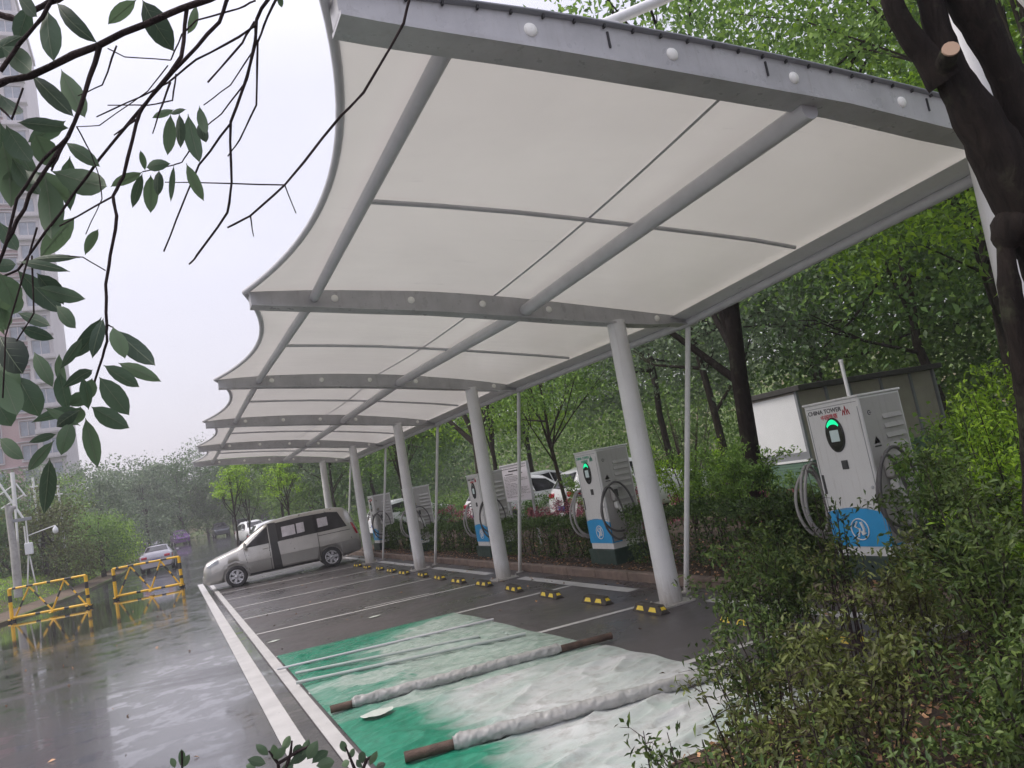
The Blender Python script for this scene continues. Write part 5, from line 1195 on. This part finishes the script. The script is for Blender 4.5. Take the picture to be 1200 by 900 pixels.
tree('sapling', 'duller sapling between the two bright ones', (5.0, 56, gz(0, 56)), 4.8, 1.3, 2.0, .06, 1500, .16, 'mid', 162, SG, K=24)
LG = 'hazy trees on the left bank'
LT = [(-5.9, 46, 5.1, 2.3, -2.5, 8500, .17, 'olive', 'rounded yellowish bush tree behind the left barrier'), (-3.7, 50.5, 3.7, 1.8, -2.0, 5500, .17, 'mid', 'bushy tree between the two barriers'), (-3.4, 57, 3.1, 1.5, -1.5, 4500, .17, 'lime', 'light green bushy tree just left of the silver sedan'),
      (-8.0, 46, 4.9, 2.2, -2.2, 5500, .18, 'dark', 'dark bushy tree behind the utility pole'), (-6.2, 57, 6.4, 2.8, -3, 8000, .2, 'mid', 'taller soft green tree behind the rounded bush'), (-4.6, 67, 7.4, 3.2, -3, 7000, .24, 'grey', 'pale hazy tree rising behind the bank bushes'),
      (-2.0, 86, 9.0, 3.8, -3, 7000, .28, 'grey', 'grey hazy tree beyond the sedan at the road bend'), (-11, 62, 7.5, 3.6, -3, 6500, .24, 'dark', 'dark hazy tree below the tower'), (-8.8, 80, 9.5, 4.2, -3, 6500, .28, 'grey', 'high hazy tree at the foot of the tower')]
for i, (x, y, h, cr, cb, n, L, lf, lab) in enumerate(LT):
    tree('bank_tree', lab, (x, y, gz(x, y) + .5), h, cr, cb, .12, n, L, lf, 180 + i, LG, K=int(90 + cr * 20), limbs=4, clump=.75)
FG_ = 'tall trees at the end of the road'
FT = [(1.5, 104, 10.5, 4.4, 'dark', 'dark round tree straight ahead at the road end'), (7.5, 103, 11, 4.6, 'dark', 'dark tree above the row of far cars'), (14, 101, 12, 5, 'mid', 'tree behind the far end of the canopy on the right of the far cars'), (-3, 112, 11, 5, 'grey', 'pale grey tree at the left of the road end'), (5, 120, 14, 6, 'grey', 'highest hazy tree on the skyline'), (16, 88, 12, 5.2, 'dark', 'dark tree right of the saplings'), (12, 72, 10, 4.5, 'mid', 'mid green tree behind the saplings')]
for i, (x, y, h, cr, lf, lab) in enumerate(FT):
    tree('roadside_tree', lab, (x, y, gz(x, y)), h, cr, -2, .2, 8000, .32, lf, 210 + i, FG_, K=int(90 + cr * 12), limbs=6)
# woodland closing the view, nobody could count it
g = np.random.default_rng(77); P = []
def mass(x0, x1, y0, y1, h, n, zb=0.0):
    K = 70; cx = g.uniform(x0, x1, K); cy = g.uniform(y0, y1, K); hh = h * g.uniform(.7, 1.1, K); idx = g.integers(0, K, n)
    z = g.uniform(0, 1, n) ** .8; wv = .6 + 1.9 * np.sqrt(np.maximum(.05, 1 - (z - .35) ** 2 * 2.2))
    return np.stack([cx[idx] + g.normal(size=n) * wv * .9, cy[idx] + g.normal(size=n) * wv * .9, zb + z * hh[idx] + g.normal(size=n) * .35], 1)
PN = np.concatenate([mass(24, 31, -8, 22, 12, 80000), mass(25, 34, 20, 62, 12, 60000)])
tag(leaf_obj('woodland', PN, .26, .16, LF['mid'], None, 76, bent=False), 'dense wood right behind the parked cars and the hut', 'woodland', kind='stuff')
P = np.concatenate([mass(14, 34, 60, 100, 11, 26000, 1), mass(-10, 34, 112, 132, 12, 26000, 1.5), mass(-45, -14, 70, 130, 10, 26000, 1.5)])
P = P[P[:, 2] > .1]
tag(leaf_obj('woodland', P, .42, .26, LF['dark'], None, 78, bent=False), 'dense far woodland closing the view beyond the road end', 'woodland', kind='stuff')
P = np.concatenate([np.stack([g.uniform(12, 24, 16000), g.uniform(-4, 60, 16000), np.abs(g.normal(0, .55, 16000)) + .15], 1), np.stack([g.uniform(8.0, 24, 5000), g.uniform(34, 70, 5000), np.abs(g.normal(0, .7, 5000)) + .3], 1)])
P = P[~((P[:, 0] > 11.5) & (P[:, 0] < 18) & (P[:, 1] > 11) & (P[:, 1] < 16.5))]
P = P[~((P[:, 0] < 19) & (P[:, 1] > 16) & (P[:, 1] < 31))]
tag(leaf_obj('undergrowth', P, .20, .11, LF['mid'], None, 79, bent=False), 'low green undergrowth below the trees beyond the planting bed', 'ground cover', kind='stuff')

# ------------------------------------------------------------------ near black trunk at the right
ft = empty('dark_tree', (3.05, 2.07, .1)); tag(ft, 'black wet tree trunk with forking limbs at the right edge of the picture', 'tree')
fo = Vector((3.05, 2.07, .1)); mb = MB(); r6 = random.Random(2)
for k, ch in enumerate(FTRUNK):
    pts = [Vector(c[:3]) - fo for c in ch]; rs = [c[3] for c in ch]; P_, R_ = [], []
    for i in range(len(pts) - 1):
        for t in (0, .25, .5, .75):
            a0, a1, a2, a3 = pts[max(0, i - 1)], pts[i], pts[i + 1], pts[min(len(pts) - 1, i + 2)]
            p = .5 * ((2 * a1) + (a2 - a0) * t + (2 * a0 - 5 * a1 + 4 * a2 - a3) * t * t + (3 * a1 - a0 - 3 * a2 + a3) * t ** 3)
            P_.append(p); R_.append((rs[i] + (rs[i + 1] - rs[i]) * t) * (1 + .07 * r6.uniform(-1, 1)))
    P_.append(pts[-1]); R_.append(rs[-1])
    if k == 4: P_.append(Vector((.0, 0, -.15))); R_.append(.075)
    mb.tube(P_, R_, 14)
mb.build('trunk', M['fgbark'], ft)
mb = MB()
def loc_(p): return Vector(p) - fo
c0 = loc_((2.97, 1.755, 3.20)); mb.tube([c0, c0 + Vector((-.06, -.07, .02)), c0 + Vector((-.085, -.10, .03))], [.05, .036, .032], 12); st = mb.build('branch_stub', M['fgbark'], ft)
mb = MB(); e = c0 + Vector((-.085, -.10, .03)); mb.tube([e, e + Vector((-.006, -.007, .002))], .031, 12); mb.build('cut_face', M['cut'], st)
gq = np.random.default_rng(90)
cpts, cc = crown_points(4200, (2.4, -.6, 5.2), (2.2, 1.7, 1.0), 50, .4, gq); leaf_obj('crown', cpts, .07, .03, LF['mid'], ft, 91)
mb = MB()
for i in range(14):
    e = Vector(cc[i]); s = loc_(FTRUNK[i % 3][0][:3]); mb.tube([s, s.lerp(e, .5) + Vector((0, 0, .15)), e], [.035, .02, .006], 6)
mb.build('boughs', M['fgbark'], ft)

# ------------------------------------------------------------------ overhanging branch at the upper left
ob = empty('overhanging_tree', (-.55, .9, 2.6)); tag(ob, 'branch with drooping twigs and long leaves hanging in at the upper left', 'tree branch')
oo = Vector((-.55, .9, 2.6)); mb = MB()
for pts, r0, r1 in BRANCHES:
    q = [Vector(p) - oo for p in pts]; P_ = []
    for i in range(len(q) - 1):
        for t in (0, .33, .66): P_.append(q[i].lerp(q[i + 1], t) + Vector((r6.uniform(-1, 1), r6.uniform(-1, 1), r6.uniform(-1, 1))) * r0 * .35)
    P_.append(q[-1]); n_ = len(P_); mb.tube(P_, [(r0 + (r1 - r0) * i / (n_ - 1)) * (1 + .12 * r6.uniform(-1, 1)) for i in range(n_)], 8)
mb.build('branch', M['twig'], ob)
def big_leaf(mb, a, b, w, rr):
    a, b = Vector(a), Vector(b); d = b - a; L = d.length
    view = ((a + b) / 2 - Vector((0, 0, 1.95))).normalized()
    s = d.cross(view).normalized(); up_ = s.cross(d).normalized()
    tw = rr.uniform(-.55, .55); s = (s * math.cos(tw) + up_ * math.sin(tw)).normalized(); up_ = s.cross(d).normalized()
    prof_ = [(0, .0), (.06, .12), (.2, .62), (.38, .96), (.55, 1), (.72, .82), (.86, .48), (.95, .18), (1, 0)]; sag = rr.uniform(-.10, .16) * L; fold = rr.uniform(.15, .55)
    vs = []; w *= rr.uniform(.42, .53)
    for t, k in prof_:
        c = a + d * t + up_ * (-sag * 4 * t * (1 - t)); wob = 1 + .06 * math.sin(t * 30 + rr.random())
        vs += [c + s * w * k * wob + up_ * w * k * fold, c, c - s * w * k * wob + up_ * w * k * fold]
    fs = []
    for i in range(len(prof_) - 1): fs += [(3 * i, 3 * i + 1, 3 * i + 4, 3 * i + 3), (3 * i + 1, 3 * i + 2, 3 * i + 5, 3 * i + 4)]
    mb.add(vs, fs, 0, True)
    rib = []
    for i in range(0, len(prof_)): c = Vector(vs[3 * i + 1]); rib += [c + s * L * .006, c - s * L * .006]
    for o_ in (.0006, -.0006): mb.add([r_ + up_ * o_ for r_ in rib], [(2 * i, 2 * i + 1, 2 * i + 3, 2 * i + 2) for i in range(len(prof_) - 1)], 1)
    for i in range(1, len(prof_) - 2):          # side veins
        for e_ in (0, 2):
            a1 = Vector(vs[3 * i + 1]); b1 = Vector(vs[3 * (i + 1) + e_]).lerp(Vector(vs[3 * (i + 1) + 1]), .15)
            for o_ in (.0007, -.0007): mb.add([a1 + up_ * o_, a1 + d * .008 + up_ * o_, b1 + up_ * o_], [(0, 1, 2)], 1)
mb = MB(); rr = random.Random(21)
for l in LEAVES: big_leaf(mb, Vector(l[:3]) - oo + Vector(), Vector(l[3:6]) - oo, l[6], rr) if False else None
tmp = MB()
for l in LEAVES: big_leaf(tmp, l[:3], l[3:6], l[6], rr)
for l in LEAVES:
    if l[0] < -.05 and rr.random() < .45:
        for q in range(1):
            a_ = Vector(l[:3]) + Vector((rr.uniform(-.06, .03), rr.uniform(.0, .12), rr.uniform(-.05, .05))); d_ = (Vector(l[3:6]) - Vector(l[:3])); d_.rotate(Quaternion((.43, .89, .1), rr.uniform(-1.1, 1.1)))
            big_leaf(tmp, a_, a_ + d_ * rr.uniform(.8, 1.2), l[6] * rr.uniform(.8, 1.1), rr)
tmp.v = [tuple(Vector(v) - oo) for v in tmp.v]; tmp.build('foliage', [LF['fg'], M['vein']], ob)

# low sprigs at the bottom edge
for i, (sel_l, sel_s, lab) in enumerate(((range(0, 3), (0,), 'single leaf sprig at the bottom edge beside the wet road'), (range(3, 16), (1, 2, 3), 'leafy sprig over the white edge line at the bottom of the picture'), (range(16, 23), (4, 5), 'small leafy sprig over the tarp corner at the bottom of the picture'))):
    base = Vector(SPSTEM[sel_s[0]][0]); base.z = 0; base.y -= .15
    rt = empty('low_plant', base); tag(rt, lab, 'plant', 'low sprigs by the bed edge')
    t1 = MB()
    for j in sel_l: big_leaf(t1, SPRIG[j][:3], SPRIG[j][3:6], SPRIG[j][6], rr)
    t1.v = [tuple(Vector(v) - base) for v in t1.v]; t1.build('foliage', [LF['fg'], M['vein']], rt)
    t2 = MB(); b0 = Vector((0, 0, 0))
    for k, j in enumerate(sel_s):
        pts = [Vector(p) - base for p in SPSTEM[j]]
        if k == 0 : pts = [b0, pts[0] * .6 + b0 * .4] + pts
        t2.tube(pts, [.004] * (len(pts) - 1) + [.002], 5)
    t2.build('stem', M['twig'], rt)

# ------------------------------------------------------------------ damp air
hm = bpy.data.materials.new('damp_air'); hm.use_nodes = True; nt = hm.node_tree; nt.nodes.remove(nt.nodes['Principled BSDF'])
pv = N(nt, 'ShaderNodeVolumePrincipled'); pv.inputs['Color'].default_value = (.93, .92, .97, 1); pv.inputs['Density'].default_value = HAZE; pv.inputs['Anisotropy'].default_value = .2
nt.links.new(pv.outputs[0], nt.nodes['Material Output'].inputs['Volume'])
if HAZE > 0:
    mb = MB(); mb.box((0, 75, 39), (304, 456, 82)); hz = mb.build('haze', hm); tag(hz, 'thin damp haze in the air that pales the far trees and tower', 'haze', kind='stuff')

# ------------------------------------------------------------------ camera, sky, sun
cd = bpy.data.cameras.new('camera'); cam = bpy.data.objects.new('camera', cd); COL.objects.link(cam); SC.camera = cam
CX, CY, CZ = Vector((0.89527955, -0.40681005, -0.18160426)), Vector((0.11486905, -0.18306452, 0.97636698)), Vector((0.43044119, 0.8949821, 0.11716404))
mw = Matrix.Identity(4)
for i in range(3): mw[i][0] = CX[i]; mw[i][1] = CY[i]; mw[i][2] = -CZ[i]
mw[0][3], mw[1][3], mw[2][3] = 0, 0, 1.95
cam.matrix_world = mw
cd.sensor_width = 36; cd.lens = 26.4; cd.clip_start = .05; cd.clip_end = 3000

w = bpy.data.worlds.new('World'); SC.world = w; w.use_nodes = True; nt = w.node_tree
bg = nt.nodes['Background']; sky = N(nt, 'ShaderNodeTexSky', sky_type='NISHITA'); sky.sun_disc = False
SUN_EL, SUN_AZ = R(55), R(292)
sky.sun_elevation = SUN_EL; sky.sun_rotation = SUN_AZ; sky.dust_density = 6; sky.air_density = 1.5
nt.links.new(sky.outputs[0], bg.inputs[0]); bg.inputs[1].default_value = .05
bg2 = N(nt, 'ShaderNodeBackground')
cl = noise(nt, coords(nt, (1, 1, 2.2), src='Generated'), 2.2, 4, .5, .5)
nt.links.new(ramp(nt, cl, [(.35, (.80, .765, .89)), (.65, (.88, .845, .955))]), bg2.inputs[0])
sz = N(nt, 'ShaderNodeSeparateXYZ'); nt.links.new(coords(nt, src='Generated'), sz.inputs[0])     # an overcast sky is brightest overhead
zz = N(nt, 'ShaderNodeValToRGB'); els = zz.color_ramp.elements; els[0].position = 0; els[0].color = (.36, .36, .36, 1); els[1].position = 1; els[1].color = (1, 1, 1, 1)
e_ = els.new(.5); e_.color = (.40, .40, .40, 1); e_ = els.new(.72); e_.color = (.62, .62, .62, 1)
nt.links.new(sz.outputs[2], zz.inputs[0]); nt.links.new(mth(nt, 'MULTIPLY', zz.outputs[0], OVERCAST * 2.5), bg2.inputs[1])
ad = N(nt, 'ShaderNodeAddShader'); nt.links.new(bg.outputs[0], ad.inputs[0]); nt.links.new(bg2.outputs[0], ad.inputs[1]); nt.links.new(ad.outputs[0], nt.nodes['World Output'].inputs[0])
sl = bpy.data.lights.new('sun', 'SUN'); so = bpy.data.objects.new('sun', sl); COL.objects.link(so)
sl.energy = 1.5; sl.angle = R(25); sl.color = (1, .96, .9)
d = Vector((math.sin(SUN_AZ) * math.cos(SUN_EL), math.cos(SUN_AZ) * math.cos(SUN_EL), math.sin(SUN_EL)))
so.rotation_euler = d.to_track_quat('Z', 'Y').to_euler(); so.location = (0, 0, 30)
SC.view_settings.view_transform = 'Standard'; SC.view_settings.look = 'None'; SC.view_settings.gamma = 1; SC.view_settings.exposure = EXPOSURE
SC.cycles.max_bounces = 8; SC.cycles.transparent_max_bounces = 8
